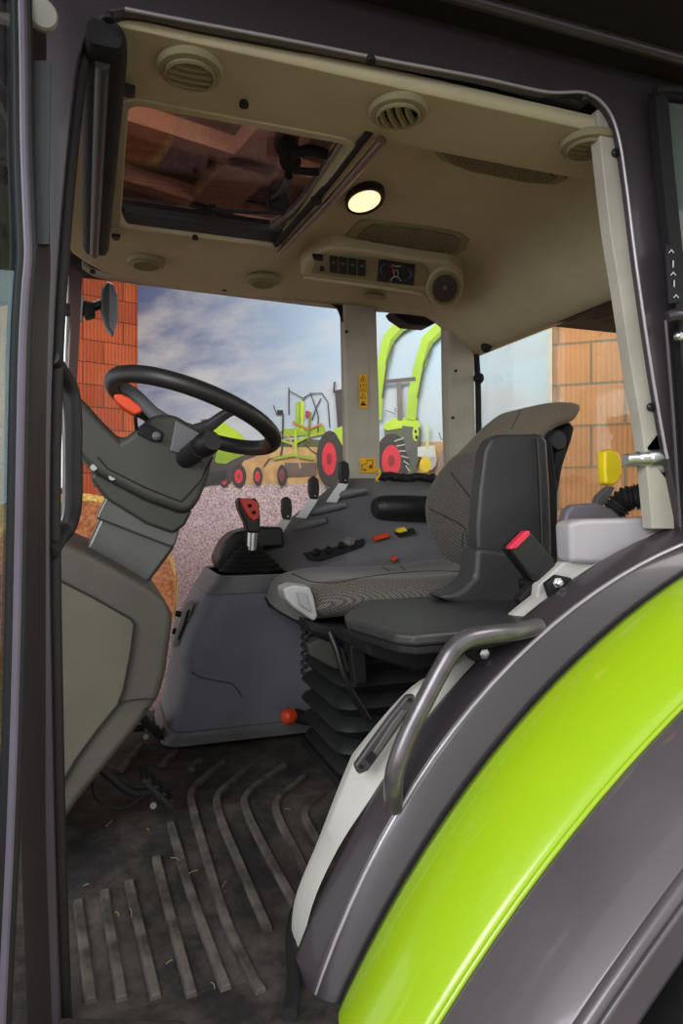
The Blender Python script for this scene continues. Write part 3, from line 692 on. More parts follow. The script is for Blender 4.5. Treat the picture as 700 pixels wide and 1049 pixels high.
# door striker pin
stp = thing('door_striker', 'chrome door striker pin sticking out from the rear door pillar', 'striker', U(680, 470, Y=1.13))
a = U(678, 469, Y=1.14); b = U(641, 471, Y=1.14); dd = (b-a).normalized(); L = (b-a).length
lathe('pin', [(0.018, 0), (0.019, 0.004), (0.019, L*.40), (0.0155, L*.43), (0.0155, L*.66), (0.0125, L*.69), (0.0125, L*.98), (0.011, L)], a, M_steel, stp, axis=dd, seg=24)
lathe('collar', [(0.019, 0), (0.019, 0.008)], a, M_steel, stp, axis=dd, seg=24)
# yellow lever
yl = thing('yellow_knob_lever', 'lever with a yellow knob standing on the rear hump', 'lever', U(612, 520, Y=1.33))
prism('knob', [(620, 462), (626, 460), (634, 462), (638, 470), (639, 485), (634, 495), (629, 498), (621, 496), (620, 480)], 1.31, 1.34, M_yellow, yl, bevel=0.008)
prism('stem', [(625, 498), (631, 499), (622, 517), (610, 519), (614, 508)], 1.315, 1.335, mat('stem_grey', (92, 88, 88), 0.5), yl, bevel=0.003)
# corrugated hose
P = smooth_path([U(630, 524, Y=1.30), U(640, 512, Y=1.28), U(652, 509, Y=1.26), U(668, 507, Y=1.25)], 12)
Rr = [0.026+0.004*math.sin(i*1.9) for i in range(len(P))]
v, f = g_tube(P, Rr, 16); tag(link('corrugated_hose', v, f, M_blackm), 'black corrugated hose behind the rear door pillar', 'hose')

# hand rail
hr = thing('grab_rail', 'bent grey tubular grab rail bolted to the wheel arch frame', 'grab rail', U(402, 828, Y=1.10))
rp = [(403, 826, 1.09), (403, 806, 1.06), (406, 785, 1.05), (418, 752, 1.05), (438, 712, 1.05), (454, 682, 1.05), (464, 666, 1.05), (478, 655, 1.05), (500, 650, 1.055), (528, 647, 1.07), (552, 642, 1.10)]
tube('rail', [U(x, y, Y=Y) for x, y, Y in rp], 0.0165, M_rail, hr, k=6, seg=20)
for x, y, Y in ((406, 824, 1.09), (548, 646, 1.10)):
    lathe('foot_bolt', [(0.009, 0), (0.009, 0.006), (0.005, 0.007)], U(x, y, Y=Y), M_steel, hr, axis=(-0.6, -0.5, 0.6), seg=6)

# fender wall pull recess
rp_ = thing('recessed_handle', 'slim dark grey handle plate set in the light wheel arch panel', 'handle', U(395, 755, Y=1.13))
prism('plate', [(364, 785), (368, 794), (378, 790), (410, 745), (424, 722), (426, 712), (418, 713), (400, 735), (378, 765)], 1.125, 1.14, mat('plate_grey', (72, 68, 70), 0.45), rp_, bevel=0.004)
prism('cover', [(383, 771), (387, 775), (412, 737), (418, 728), (413, 727), (402, 741)], 1.12, 1.13, mat('plate_lite', (92, 86, 88), 0.4), rp_, bevel=0.002)
prism('opening', [(374, 778), (380, 783), (386, 776), (381, 770)], 1.122, 1.13, M_blackm, rp_, bevel=0)
for p in ((370, 785), (420, 717)): lathe('screw', [(0.004, 0), (0.004, 0.002)], U(*p, Y=1.123), M_blackm, rp_, axis=(0, -1, 0), seg=12)

# ================================================================== FLOOR MAT
mat_t = thing('floor_mat', 'dusty black ribbed rubber floor mat on the cab floor', 'floor mat', (0.3, 1.6, fz(1.6)))
m = bpy.data.materials.new('mat_rubber'); m.use_nodes = True; nt = m.node_tree; b = nt.nodes['Principled BSDF']; b.inputs['Roughness'].default_value = 0.75
tc = nt.nodes.new('ShaderNodeTexCoord'); n1 = nt.nodes.new('ShaderNodeTexNoise'); n1.inputs['Scale'].default_value = 7; n1.inputs['Detail'].default_value = 10; n1.inputs['Roughness'].default_value = 0.7
nt.links.new(tc.outputs['Object'], n1.inputs['Vector']); r = nt.nodes.new('ShaderNodeValToRGB')
r.color_ramp.elements[0].position = 0.42; r.color_ramp.elements[1].position = 0.72; r.color_ramp.elements[0].color = lin((26, 24, 24)); r.color_ramp.elements[1].color = lin((84, 76, 69))
nt.links.new(n1.outputs['Fac'], r.inputs[0]); nt.links.new(r.outputs[0], b.inputs['Base Color'])
n2 = nt.nodes.new('ShaderNodeTexNoise'); n2.inputs['Scale'].default_value = 60; nt.links.new(tc.outputs['Object'], n2.inputs['Vector']); bp = nt.nodes.new('ShaderNodeBump'); bp.inputs['Strength'].default_value = 0.4; bp.inputs['Distance'].default_value = 0.004
nt.links.new(n2.outputs['Fac'], bp.inputs['Height']); nt.links.new(bp.outputs[0], b.inputs['Normal']); M_mat = m
M_rib = mat('rib_dusty', (94, 88, 81), 0.7, c2=(48, 45, 42), nscale=22, detail=8, bump=0.4, bscale=80)
secs = []
for Y in (0.98, 1.15, 1.3, 1.45, 1.6, 1.9, YF):
    z = fz(Y); secs.append([(-0.25, Y, z-0.03), (1.0, Y, z-0.03), (1.0, Y, z), (-0.25, Y, z)])
loft('mat_base', secs, M_mat, mat_t, smooth=False)
ribs = [[(232, 780), (214, 794), (198, 810), (197, 826), (212, 880), (232, 945), (268, 1018)],
        [(258, 785), (240, 800), (224, 815), (225, 835), (245, 885), (275, 955)],
        [(292, 785), (270, 800), (253, 816), (253, 832), (272, 872), (302, 927)],
        [(312, 797), (296, 810), (283, 825), (287, 842), (300, 868), (316, 900)],
        [(330, 815), (319, 824), (312, 833), (316, 846), (328, 866)],
        [(175, 845), (185, 880), (197, 920), (232, 1015)], [(160, 880), (175, 940), (197, 1022)], [(132, 905), (145, 960), (160, 1024)],
        [(107, 915), (115, 965), (125, 1026)], [(80, 925), (86, 970), (93, 1028)], [(122, 792), (145, 764)], [(165, 786), (180, 770)], [(195, 790), (206, 778)]]
for q in ribs:
    P = [UF(x, y) for x, y in q]; P = smooth_path(P, 5); secs = []
    for i, p in enumerate(P):
        d = (P[min(i+1, len(P)-1)]-P[max(i-1, 0)]); d.z = 0; d.normalize(); s = Vector((-d.y, d.x, 0))*0.0115
        z = Vector((0, 0, fz(p.y)-p.z)); up = Vector((0, 0, 0.009))
        secs.append([p+s+z-up, p-s+z-up, p-s*.65+z+up, p+s*.65+z+up])
    loft('rib', secs, M_rib, mat_t, bevel=0.002)
tube('mat_edge', [UF(x, y, 0.01) for x, y in ((303, 935), (299, 960), (301, 1000), (297, 1040))], 0.012, M_rubber, mat_t)
# straw bits on the mat
for i in range(12):
    p = UF(random.uniform(80, 300), random.uniform(820, 1020), 0.012); a = random.uniform(0, PI); d = Vector((math.cos(a), math.sin(a), 0.1))*random.uniform(0.004, 0.014)
    o = tube('straw_bit', [p-d, p+Vector((0.002, 0.002, 0.001)), p+d], 0.0006, mat('straw', (150, 134, 96), 0.8), None, k=2, seg=5)
    tag(o, 'short pale straw bit lying on the ribbed floor mat', 'straw', 'straw bits on the floor mat')
# door sill below the mat
tag(prism('door_step_sill', [(58, 1082), (300, 1084), (296, 1150), (60, 1150)], 1.02, 1.10, mat('sill_dark', (58, 54, 52), 0.7, c2=(40, 38, 36), nscale=30), bevel=0.008), 'dark worn door step sill along the bottom edge of the mat', 'door sill')

# ================================================================== FRONT CONSOLE
fc = thing('front_console', 'olive grey front console carrying the steering column', 'console', U(110, 800, Y=1.5))
body = [(30, 545), (60, 553), (90, 566), (125, 585), (155, 603), (170, 616), (177, 630), (176, 645), (170, 690), (163, 714), (152, 732), (110, 785), (80, 822), (62, 848), (48, 880), (30, 900)]
prism('body', body, 1.42, 1.95, M_front, fc, bevel=0.03, seg=4)
pnl = [(36, 582), (56, 592), (95, 612), (134, 634), (138, 640), (134, 670), (127, 706), (121, 722), (100, 748), (78, 778), (60, 808), (36, 850)]
prism('side_panel', pnl, 1.412, 1.44, M_frontp, fc, bevel=0.004)
tube('panel_groove', [U(x, y, Y=1.4125) for x, y in pnl[1:-1]], 0.002, M_blackm, fc, k=0, seg=6)
tube('panel_groove', [U(x, y, Y=1.415) for x, y in ((123, 720), (135, 717), (146, 716), (160, 716))], 0.0012, M_blackm, fc, k=0, seg=6)
lathe('knob', [(0.006, 0), (0.006, 0.006)], U(150, 728, Y=1.42), M_blackm, fc, axis=(0, -1, 0), seg=10)

# pedals
def pedal(px, py, label):
    c = UF(px, py, 0.06); t = thing('foot_pedal', label, 'pedal', (c.x, c.y, fz(c.y)), group='foot pedals')
    rot = Matrix.Rotation(math.radians(48), 3, 'Y')
    v, f = g_box((0, 0, 0), (0.10, 0.085, 0.012), rot); link('pedal_pad', [p+c for p in v], f, M_blackm, t, bevel=0.004)
    mb = MB()
    for i in range(4):
        v, f = g_box(rot @ Vector((-0.036+i*0.024, 0, 0.008)), (0.008, 0.078, 0.006), rot); mb.add([p+c for p in v], f)
    mb.build('pad_ribs', M_rubber, t, smooth=False)
    tube('pedal_arm', [c+Vector((-0.01, 0, -0.01)), c+Vector((-0.06, 0, 0.0)), c+Vector((-0.14, 0.0, 0.08))], 0.01, M_blackm, t, k=4)
    lathe('pivot_bolt', [(0.007, 0), (0.007, 0.008)], c+Vector((-0.01, -0.05, -0.018)), M_steel, t, axis=(0, -1, 0), seg=12)
pedal(160, 806, 'black foot pedal nearest the door, with a bright pivot bolt')
pedal(152, 742, 'black foot pedal tucked farther back under the front console')
tube('wire', [UF(95, 790, .08), UF(98, 818, .06), UF(125, 828, .04), UF(148, 815, .05)], 0.0025, M_blackm, None)
tag(bpy.data.objects['wire'], 'thin black cable hanging under the front console', 'cable')
bpy.data.objects['wire'].name = 'loose_cable'

# ================================================================== STEERING COLUMN + WHEEL
sc = thing('steering_column', 'grey steering column with angular dark pod above the front console', 'steering column', U(125, 580, Y=1.62))
prism('lower_sleeve', [(104, 527), (176, 552), (180, 560), (152, 598), (120, 600), (84, 570)], 1.60, 1.80, M_neck, sc, bevel=0.012)
prism('upper_sleeve', [(114, 498), (190, 522), (180, 558), (176, 561), (98, 531), (101, 524)], 1.585, 1.815, M_neck, sc, bevel=0.012)
pod = [(70, 395), (88, 412), (106, 432), (124, 450), (131, 446), (158, 424), (180, 424), (204, 440), (216, 452), (219, 468), (214, 490), (205, 512), (196, 525), (184, 524), (150, 512), (112, 492), (96, 482), (80, 464), (66, 450)]
prism('pod_shell', pod, 1.55, 1.86, M_pod, sc, bevel=0.016, seg=4)
prism('pod_underside', [(96, 482), (112, 491), (150, 511), (184, 524), (198, 522), (190, 538), (178, 547), (150, 537), (110, 512), (92, 490)], 1.57, 1.84, mat('pod_dark', (52, 54, 46), 0.5), sc, bevel=0.01)
tube('pod_seam', [U(x, y, Y=1.548) for x, y in ((100, 468), (110, 480), (150, 500), (186, 514), (206, 492), (218, 468))], 0.0016, M_blackm, sc, k=0, seg=6)
prism('switch_panel', [(180, 430), (206, 444), (215, 456), (209, 474), (190, 466), (174, 462)], 1.542, 1.56, M_consdk, sc, bevel=0.004)
prism('ignition_recess', [(143, 436), (152, 434), (168, 443), (166, 453), (156, 452), (140, 444)], 1.542, 1.56, M_blackm, sc, bevel=0.003)
lathe('key', [(0.009, 0), (0.009, 0.012), (0.004, 0.016)], U(160, 447, Y=1.54), M_consdk, sc, axis=(0, -1, 0), seg=16)
for x, y in ((96, 479), (115, 489)): lathe('screw', [(0.007, 0), (0.007, 0.004)], U(x, y, Y=1.556), M_silver, sc, axis=(0, -1, 0), seg=14)
# stalk with cylindrical end
st0 = U(196, 470, Y=1.50); st1 = U(207, 455, Y=1.42)
tube('indicator_stalk', [U(190, 470, Y=1.56), U(199, 463, Y=1.52), U(206, 458, Y=1.48)], 0.024, M_black, sc, k=3)
lathe('stalk_end', [(0.02, 0), (0.026, 0.01), (0.027, 0.03), (0.022, 0.045)], U(206, 458, Y=1.49), M_black, sc, axis=(0.45, -1, 0.3), seg=24)
# orange lever
tube('shuttle_stem', [U(140, 440, Y=1.52), U(139, 428, Y=1.50), U(142, 420, Y=1.49)], 0.004, M_black, sc)
mbp = [(116, 404), (124, 403), (134, 408), (145, 417), (146, 422), (138, 425), (128, 419), (119, 411)]
prism('shuttle_lever', mbp, 1.485, 1.525, M_orange, sc, bevel=0.006)
# wheel
sw = None
wa = U(112, 389, Y=1.72); wb = U(280, 457, Y=1.72); wc = (wa+wb)/2; ax1 = (wb-wa).normalized(); Rw = (wb-wa).length/2-0.008
tiltax = Vector((0, 1, 0)); ax2 = (Vector((0, 1, 0))+Vector((0, 0, -0.11))).normalized(); ax2 = (ax2-ax1*ax2.dot(ax1)).normalized()
nw = ax1.cross(ax2).normalized(); nw = nw if nw.z > 0 else -nw
sw = thing('steering_wheel', 'black three-spoke steering wheel tilted above the column pod', 'steering wheel', wc)
ringp = [wc+ax1*math.cos(2*PI*i/64)*Rw+ax2*math.sin(2*PI*i/64)*Rw for i in range(64)]
v, f = g_tube(ringp, 0.0205, 18, closed=True); link('rim', v, f, M_wheel, sw, sharp=80)
hub = wc-nw*0.05
lathe('hub', [(0.03, -0.05), (0.045, -0.03), (0.05, 0.0), (0.04, 0.014), (0.01, 0.018)], hub, M_consdk, sw, axis=nw, seg=28)
for a in (75, 183, 292):
    a = math.radians(a); d = ax1*math.cos(a)+ax2*math.sin(a)
    tube('spoke', [hub+d*0.03, hub+d*0.09+nw*0.012, wc+d*(Rw*0.72)-nw*0.01, wc+d*(Rw-0.008)], [0.02, 0.017, 0.013, 0.010], M_rail if a > 5 else M_consdk, sw, k=5, flat=0.6)

# ================================================================== SIDE CONSOLE (right of seat)
co = thing('side_console', 'blue-grey side console right of the driver seat with sloping control panel', 'console', (0.6, 2.1, fz(2.0)))
Yc = 2.0
# lower body: sections by height
def csec(y, xl, xr, Y0, Y1, r=0.05):
    """horizontal section at image row y"""
    a = U(xl, y, Y=Y0); b = U(xr, y, Y=Y0); z = a.z
    w = (b.x-a.x)/2; h = (Y1-Y0)/2; r = min(r, w, h)
    return [(a.x+w+p[0], Y0+h+p[1], z) for p in rrect(w, h, r, 6)]
rows = [(766, 174), (752, 174), (738, 177), (720, 181), (700, 185), (686, 187), (678, 186), (665, 188), (648, 194), (630, 203), (612, 212), (598, 221), (590, 226)]
loft('console_body', [csec(y, xl, 420, Yc, 2.38, 0.055) for y, xl in rows], M_cons, co, sharp=50)
loft('console_skirt', [csec(768, 166, 420, Yc-.01, 2.38, 0.06), csec(756, 170, 420, Yc-.01, 2.38, 0.06), csec(752, 172, 420, Yc-.005, 2.38, .06)], mat('skirt_grey', (96, 96, 98), 0.5), co, sharp=50, bevel=0.004)
tube('body_groove', [U(x, y, Y=Yc-.001) for x, y in ((196, 688), (204, 693), (220, 697), (236, 700), (243, 706), (248, 714))], 0.0022, mat('groove_grey', (70, 70, 78), 0.6), co)
# gear lever tray
loft('lever_tray', [csec(610, 212, 300, Yc-.004, 2.30, .05), csec(597, 222, 305, Yc-.004, 2.30, .05), csec(590, 226, 308, Yc, 2.30, .05)], M_consdk, co, sharp=50, bevel=0.003)
prism('tray_back_rim', [(222, 574), (230, 556), (240, 546), (262, 540), (290, 540), (292, 560), (262, 562), (240, 572), (228, 590)], 2.2, 2.34, M_black, co, bevel=0.01)
# sloping top: far edge to near edge, with a front-down side
far = [U(x, y, Y=2.36) for x, y in ((262, 556), (285, 541), (305, 525), (325, 510), (345, 495), (372, 490), (400, 492), (450, 495), (500, 497))]
midl = [U(x, y, Y=2.2) for x, y in ((262, 576), (285, 566), (305, 556), (325, 545), (345, 530), (374, 512), (400, 510), (450, 510), (500, 510))]
nr = [U(x, y, Y=2.02) for x, y in ((290, 602), (298, 596), (312, 586), (330, 580), (352, 574), (380, 566), (410, 560), (450, 555), (500, 550))]
low_ = [p+Vector((0, 0.0, -0.25)) for p in nr]
secs = []
for a, b, c, d in zip(smooth_path(far, 4), smooth_path(midl, 4), smooth_path(nr, 4), smooth_path(low_, 4)):
    secs.append([a+Vector((0, .03, -.35)), a, a*.5+b*.5+Vector((0, 0, .004)), b, b*.5+c*.5+Vector((0, 0, -.004)), c, c+Vector((0, -.004, -.03)), d])
loft('control_slope', secs, M_consdk, co, sharp=50)
# raised ribs between lever slots
for px0, py0, px1, py1 in ((300, 541, 335, 531), (318, 524, 355, 515), (340, 508, 376, 500)):
    a = U(px0, py0, Y=2.28); b = U(px1, py1, Y=2.2)
    tube('slot_ridge', [a-Vector((0,0,.006)), (a+b)/2+Vector((0, 0, -.004)), b-Vector((0,0,.006))], [0.010, 0.016, 0.010], M_consdk, co, k=5)
# armrest roll
tube('armrest_roll', [U(384, 520, Y=2.12), U(392, 520, Y=2.12), U(420, 520, Y=2.1), U(450, 522, Y=2.1)], [0.03, 0.042, 0.045, 0.045], M_black, co, k=4, seg=20)
# switches
SP = (U(340, 567, Y=2.1), None)
pA = U(315, 575, Y=2.06); pB = U(430, 545, Y=2.06); pC = U(400, 520, Y=2.2)
def slopept(px, py): return U(px, py, Y=2.06+(575-py)*0.0016)
prism('switch_plate', [(312, 567), (350, 560), (374, 552), (372, 560), (330, 574), (318, 574)], 2.035, 2.06, M_blackm, co, bevel=0.002)
for x, y, r in ((324, 567, .012), (336, 565, .012), (349, 560, .010), (358, 556, .016)):
    lathe('rotary_switch', [(r, 0), (r*1.05, 0.008), (r*.8, 0.014)], U(x, y, Y=2.035), M_black if r < .015 else mat('dial_grey', (116, 114, 112), 0.4), co, axis=(0, -.6, .8), seg=20)
prism('rocker_switch', [(383, 550), (398, 546), (399, 550), (385, 554)], 2.03, 2.05, M_orange, co, bevel=0.002)
prism('switch_socket', [(405, 546), (424, 541), (427, 546), (410, 550)], 2.035, 2.05, M_blackm, co, bevel=0.002)
prism('rocker_switch', [(409, 542), (415, 540), (418, 544), (410, 546)], 2.02, 2.05, M_yellow, co, bevel=0.002)
prism('rocker_switch', [(400, 573), (406, 569), (408, 572), (403, 575)], 1.99, 2.0, M_orange, co, bevel=0.001)
prism('side_bracket', [(183, 640), (190, 618), (197, 614), (199, 620), (189, 650), (180, 664), (177, 660)], 2.1, 2.14, mat('bracket_grey', (140, 138, 134), 0.4), co, bevel=0.004)
prism('side_slot', [(186, 645), (192, 626), (195, 624), (191, 640), (184, 656), (182, 655)], 2.095, 2.11, M_blackm, co, bevel=0.001)
for y in (630, 648): tube('socket_clip', [U(187 if y < 640 else 183, y, Y=2.12), U(180 if y < 640 else 177, y-2, Y=2.12)], 0.009, M_blackm, co, k=0)
# orange tipped lever low on console
ol = thing('orange_tipped_lever', 'small black lever with an orange tip low between console and seat bellows', 'lever', U(300, 730, Y=1.93))
tube('shaft', [U(332, 738, Y=1.93), U(315, 736, Y=1.93), U(302, 733, Y=1.93)], 0.02, M_blackm, ol, k=3)
lathe('tip', [(0.02, 0), (0.024, 0.01), (0.02, 0.03), (0.012, 0.036)], U(300, 733, Y=1.92), M_orange, ol, axis=(-1, -.5, .1), seg=20)

# joystick
js = thing('joystick_lever', 'black joystick with red button face rising from a ribbed boot', 'joystick', U(257, 592, Y=2.1))
c = U(257, 585, Y=2.12)
prof = []
for i in range(7):
    r = 0.098-0.0125*i; h = 0.014*i; prof += [(r, h), (r+0.004, h+0.006), (r-0.006, h+0.011)]
prof += [(0.02, 0.105)]
lathe('rubber_boot', prof, c, M_blackm, js, seg=40, sy=0.85)
tube('shaft', [U(258, 565, Y=2.1), U(259, 545, Y=2.1)], 0.016, M_steel, js, k=3)
gp = [(251, 512), (262, 510), (266, 516), (267, 535), (266, 546), (254, 546), (251, 535), (245, 522), (243, 513), (246, 509)]
prism('grip', gp, 2.075, 2.125, M_black, js, bevel=0.012, seg=4)
prism('button_face', [(246, 511), (255, 510), (264, 514), (266, 522), (265, 531), (260, 534), (255, 530), (249, 520)], 2.066, 2.08, M_red, js, bevel=0.004)
for p in ((256, 518), (260, 525)): lathe('button', [(0.006, 0), (0.006, 0.006)], U(*p, Y=2.066), M_blackm, js, axis=(0, -1, 0), seg=14)
# three spool levers
def spool(px, py, label, first=None):
    t = thing('spool_lever', label, 'lever', U(px-6, py+30, Y=2.28), group='spool valve levers')
    prism('paddle', [(px-5, py-9), (px, py-13), (px+5, py-9), (px+6, py), (px+5, py+9), (px+2, py+12), (px-3, py+11), (px-5, py+4)], 2.26, 2.285, M_black, t, bevel=0.006)
    lathe('rivet', [(0.003, 0), (0.003, 0.002)], U(px+1, py+8, Y=2.26), M_steel, t, axis=(0, -1, 0), seg=10)
    prism('stem', [(px-5, py+11), (px+4, py+12), (px-8, py+31), (px-18, py+30)], 2.25, 2.262, mat('stem_bright', (226, 228, 226), 0.35), t, bevel=0.001)
spool(294, 521, 'spool lever nearest the joystick, black paddle on a bright stem')
spool(322, 500, 'middle one of the three black paddle levers on bright stems')
spool(353, 484, 'rearmost paddle lever, directly below the yellow-stickered pillar')

# stickers
def sticker(name, px, label, kind):
    t = thing(name, label, 'sticker', U(*px[0], Y=YF-0.016))
    prism('sticker_film', px, YF-0.0150, YF-0.0135, M_stick, t, bevel=0, smooth=False); return t
def ink(t, pts, w=0.0014): return tube('printed_symbol', [U(x, y, Y=YF-0.0156) for x, y in pts], w, M_ink, t, k=0, seg=5)
s1 = sticker('warning_sticker', [(368, 383), (376.5, 383), (377, 418.5), (368.5, 418)], 'tall yellow warning sticker with triangle pictograms on the middle pillar', 0)
ink(s1, [(369.5, 391), (372.3, 385), (375.3, 391), (369.5, 391)]); ink(s1, [(372.3, 387.5), (372.3, 389.7)])
ink(s1, [(369.5, 393.5), (372.3, 394.5), (375, 393.5), (375, 399), (372.3, 400), (369.5, 399), (369.5, 393.5)], .001); ink(s1, [(372.3, 394.5), (372.3, 400)], .001)
ink(s1, [(368, 401), (376.7, 401)], .0008); ink(s1, [(369.7, 408), (372.4, 403), (375.3, 408), (369.7, 408)]); ink(s1, [(370, 415), (372.5, 411), (375, 415), (370, 415)], .0022); ink(s1, [(371, 414), (374, 414)], .003)
s2 = sticker('tractor_sticker', [(369, 469), (384.5, 469), (385, 484.5), (369.5, 484.5)], 'square yellow sticker with a tractor pictogram at the foot of the middle pillar', 0)
ink(s2, [(371, 482), (371, 476), (376, 475), (376, 471.5), (382, 471.5), (382, 476), (379, 479)]); ink(s2, [(380, 480), (382, 478), (380, 476.5), (378, 478), (380, 480)], .002); ink(s2, [(372.5, 482), (374, 480.5), (375.5, 482)], .002)
yk = tube('yellow_hook', [U(x, y, Y=YF-.08) for x, y in ((384, 483), (388, 480), (389, 486), (386, 491), (388, 494))], 0.005, M_stick, None); tag(yk, 'small yellow hook just below the tractor sticker', 'hook')

# ================================================================== DRIVER SEAT
ds = thing('driver_seat', 'grey woven fabric driver seat with integrated headrest facing left', 'seat', (0.7, 1.74, fz(1.7)))
X0, X1, Y0, Y1 = 0.44, 0.98, 1.50, 1.97
def cush(X, z_top, thick, hw, yc=1.735, bol=0.03, n=9):
    """section across Y of the cushion at X: dish in the middle, bolsters at the sides"""
    s = []
    for i in range(n):
        u = -1+2*i/(n-1); h = bol*max(0, (abs(u)-0.35)/0.65)**1.3 - (0.05*max(0, abs(u)-0.8)/0.2 if abs(u) > .8 else 0)
        s.append((X, yc+hw*u*(1.0 if abs(u) < .9 else .97), E+z_top+h))
    for u in (1.0, 0.85, 0, -0.85, -1.0):
        s.append((X, yc+hw*u*(1.0 if abs(u) == 1 else 1), E+z_top-thick*(0.5 if abs(u) == 1 else 1)))
    return s
cs = [(0.44, -.24, .03, .18, 0), (0.447, -.215, .07, .205, .005), (0.47, -.196, .085, .222, .012), (0.54, -.185, .09, .23, .022), (0.62, -.187, .09, .235, .028), (0.72, -.192, .09, .235, .032), (0.84, -.192, .09, .235, .034), (0.95, -.18, .09, .23, .034), (1.02, -.17, .09, .22, .03)]
loft('cushion', [cush(x, z, t, h, bol=b) for x, z, t, h, b in cs], M_seat, ds, sub=2)
for q in ():
    tube('seam', [U(x, y, H=-0.186) for x, y in q], 0.0009, M_blackm, ds)
# backrest: sections by height, local across Y
def bsec(h, xf, th, hw, bol, yc=1.735, n=9):
    s = []
    for i in range(n):
        u = -1+2*i/(n-1); b = bol*max(0, (abs(u)-0.3)/0.7)**1.5
        rnd = 0.03*max(0, abs(u)-0.8)/0.2
        s.append((xf-b+rnd, yc+hw*u, E+h))
    for u in (1.02, 0.8, 0, -0.8, -1.02):
        s.append((xf+th*(0.55 if abs(u) > 1 else 1), yc+hw*u, E+h))
    return s
bs = [(-.20, 1.04, .08, .17, .02), (-.16, 1.015, .10, .195, .035), (-.10, .99, .11, .212, .05), (-.03, .975, .12, .222, .055), (0.03, .98, .12, .222, .055), (0.09, 1.0, .12, .212, .045), (0.14, 1.03, .11, .195, .035), (0.17, 1.05, .10, .185, .02)]
loft('backrest', [bsec(*b) for b in bs], M_seat, ds, sub=2)
hs = [(0.115, 1.025, .12, .190, .040), (0.15, 1.04, .11, .186, .03), (0.19, 1.07, .10, .172, .018), (0.222, 1.095, .11, .165, .01), (0.236, 1.108, .17, .16, .01), (0.262, 1.135, .165, .155, .005), (0.285, 1.165, .145, .15, .0), (0.294, 1.19, .10, .14, .0)]
loft('headrest', [bsec(*b) for b in hs], M_seat2, ds, sub=2)
for q in ([(441, 522), (455, 530), (472, 537), (484, 552), (488, 566)], [(474, 490), (482, 500), (492, 514)], [(478, 545), (479, 575)]):
    pass
from mathutils.bvhtree import BVHTree
bpy.context.view_layer.update(); DG = bpy.context.evaluated_depsgraph_get()
def drape(name, obj, px, r, m, par, k=4):
    """a seam lying on the surface of obj"""
    bv = BVHTree.FromObject(obj, DG); mw = obj.matrix_world; inv = mw.inverted(); o = inv @ Vector((0, 0, E)); P = []
    for q in smooth_path([Vector((x, y, 0)) for x, y in px], k):
        h = bv.ray_cast(o, (inv.to_3x3() @ ray(q.x, q.y)).normalized())
        if h[0] is not None: P.append(mw @ h[0])
    if len(P) > 2: tube(name, P, r, m, par, k=0, seg=6)
M_seam = mat('seam_dark', (34, 32, 30), 0.8)
BR = [o for o in ds.children if o.name.startswith('backrest')][0]; CU = [o for o in ds.children if o.name.startswith('cushion')][0]; HR = [o for o in ds.children if o.name.startswith('headrest')][0]
for q in ([(440, 521), (450, 526), (462, 532), (470, 536), (478, 545), (480, 575)], [(462, 484), (472, 497), (484, 512), (490, 520)], [(475, 546), (474, 560), (476, 574)]):
    drape('seam', BR, q, 0.0018, M_seam, ds)
for q in ([(300, 588), (320, 596), (345, 597), (370, 592), (400, 588), (440, 585), (480, 586)], [(372, 574), (388, 579), (400, 586)], [(398, 573), (408, 578), (415, 584)]):
    drape('seam', CU, q, 0.0016, M_seam, ds)
drape('seam', HR, [(534, 418), (530, 428), (524, 440)], 0.0012, M_seam, ds)
# back shell and struts behind
loft('back_shell', [bsec(h, x+.07, t*.6, w*.97, 0) for h, x, t, w in ((-.2, 1.05, .09, .18), (-.05, 1.03, .1, .2), (.08, 1.05, .1, .2), (.19, 1.13, .1, .16), (.25, 1.16, .1, .14))], M_blackm, ds, sub=1)
prism('rear_strut', [(573, 452), (581, 455), (569, 520), (563, 538), (560, 530)], 1.56, 1.60, M_blackm, ds, bevel=0.004)
lathe('side_pivot', [(0.03, 0), (0.03, 0.02), (0.024, 0.03)], U(566, 452, Y=1.58), M_black, ds, axis=(0, -1, 0), seg=20)
# light grey front adjuster handle
prism('front_trim', [(290, 603), (300, 599), (318, 601), (322, 612), (326, 632), (322, 637), (300, 622), (292, 613)], 1.50, 1.56, M_silver, ds, bevel=0.006)
prism('trim_insert', [(304, 607), (314, 608), (320, 628), (308, 620)], 1.494, 1.51, mat('trim_insert', (150, 150, 150), 0.5), ds, bevel=0.002)
# seat pan / frame
prism('seat_pan', [(312, 634), (330, 640), (430, 652), (430, 668), (360, 660), (318, 648)], 1.52, 1.95, M_blackm, ds, bevel=0.008)
# suspension bellows
fold = []
zs0 = -0.36; zs1 = -0.69; nf = 6
for i in range(nf*4+1):
    t = i/(nf*4); ph = (i % 4); g_ = (0.0, 0.020, 0.026, 0.012)[ph]
    z = E+zs0+(zs1-zs0)*t
    w = 0.160+g_+0.015*math.sin(t*PI); h = 0.16+g_
    fold.append([(0.74+p[0], 1.745+p[1], z) for p in rrect(w, h, 0.05, 5)])
loft('suspension_bellows', fold, M_dash, ds, sharp=50)
v, f = g_box((0.73, 1.73, E-0.325), (0.36, 0.36, 0.07)); link('suspension_frame', v, f, M_blackm, ds, bevel=0.01)
v, f = g_box((0.74, 1.745, (E-0.69+fz(1.8))/2), (0.38, 0.38, 0.03)); link('base_plate', v, f, M_blackm, ds, bevel=0.004)
tube('tilt_lever', [U(338, 648, Y=1.52), U(345, 665, Y=1.50), U(352, 690, Y=1.49), U(362, 712, Y=1.49), U(378, 738, Y=1.5)], 0.008, M_black, ds, k=5)
prism('height_handle', [(358, 648), (368, 646), (374, 660), (376, 700), (364, 702), (360, 676)], 1.48, 1.51, M_black, ds, bevel=0.004)
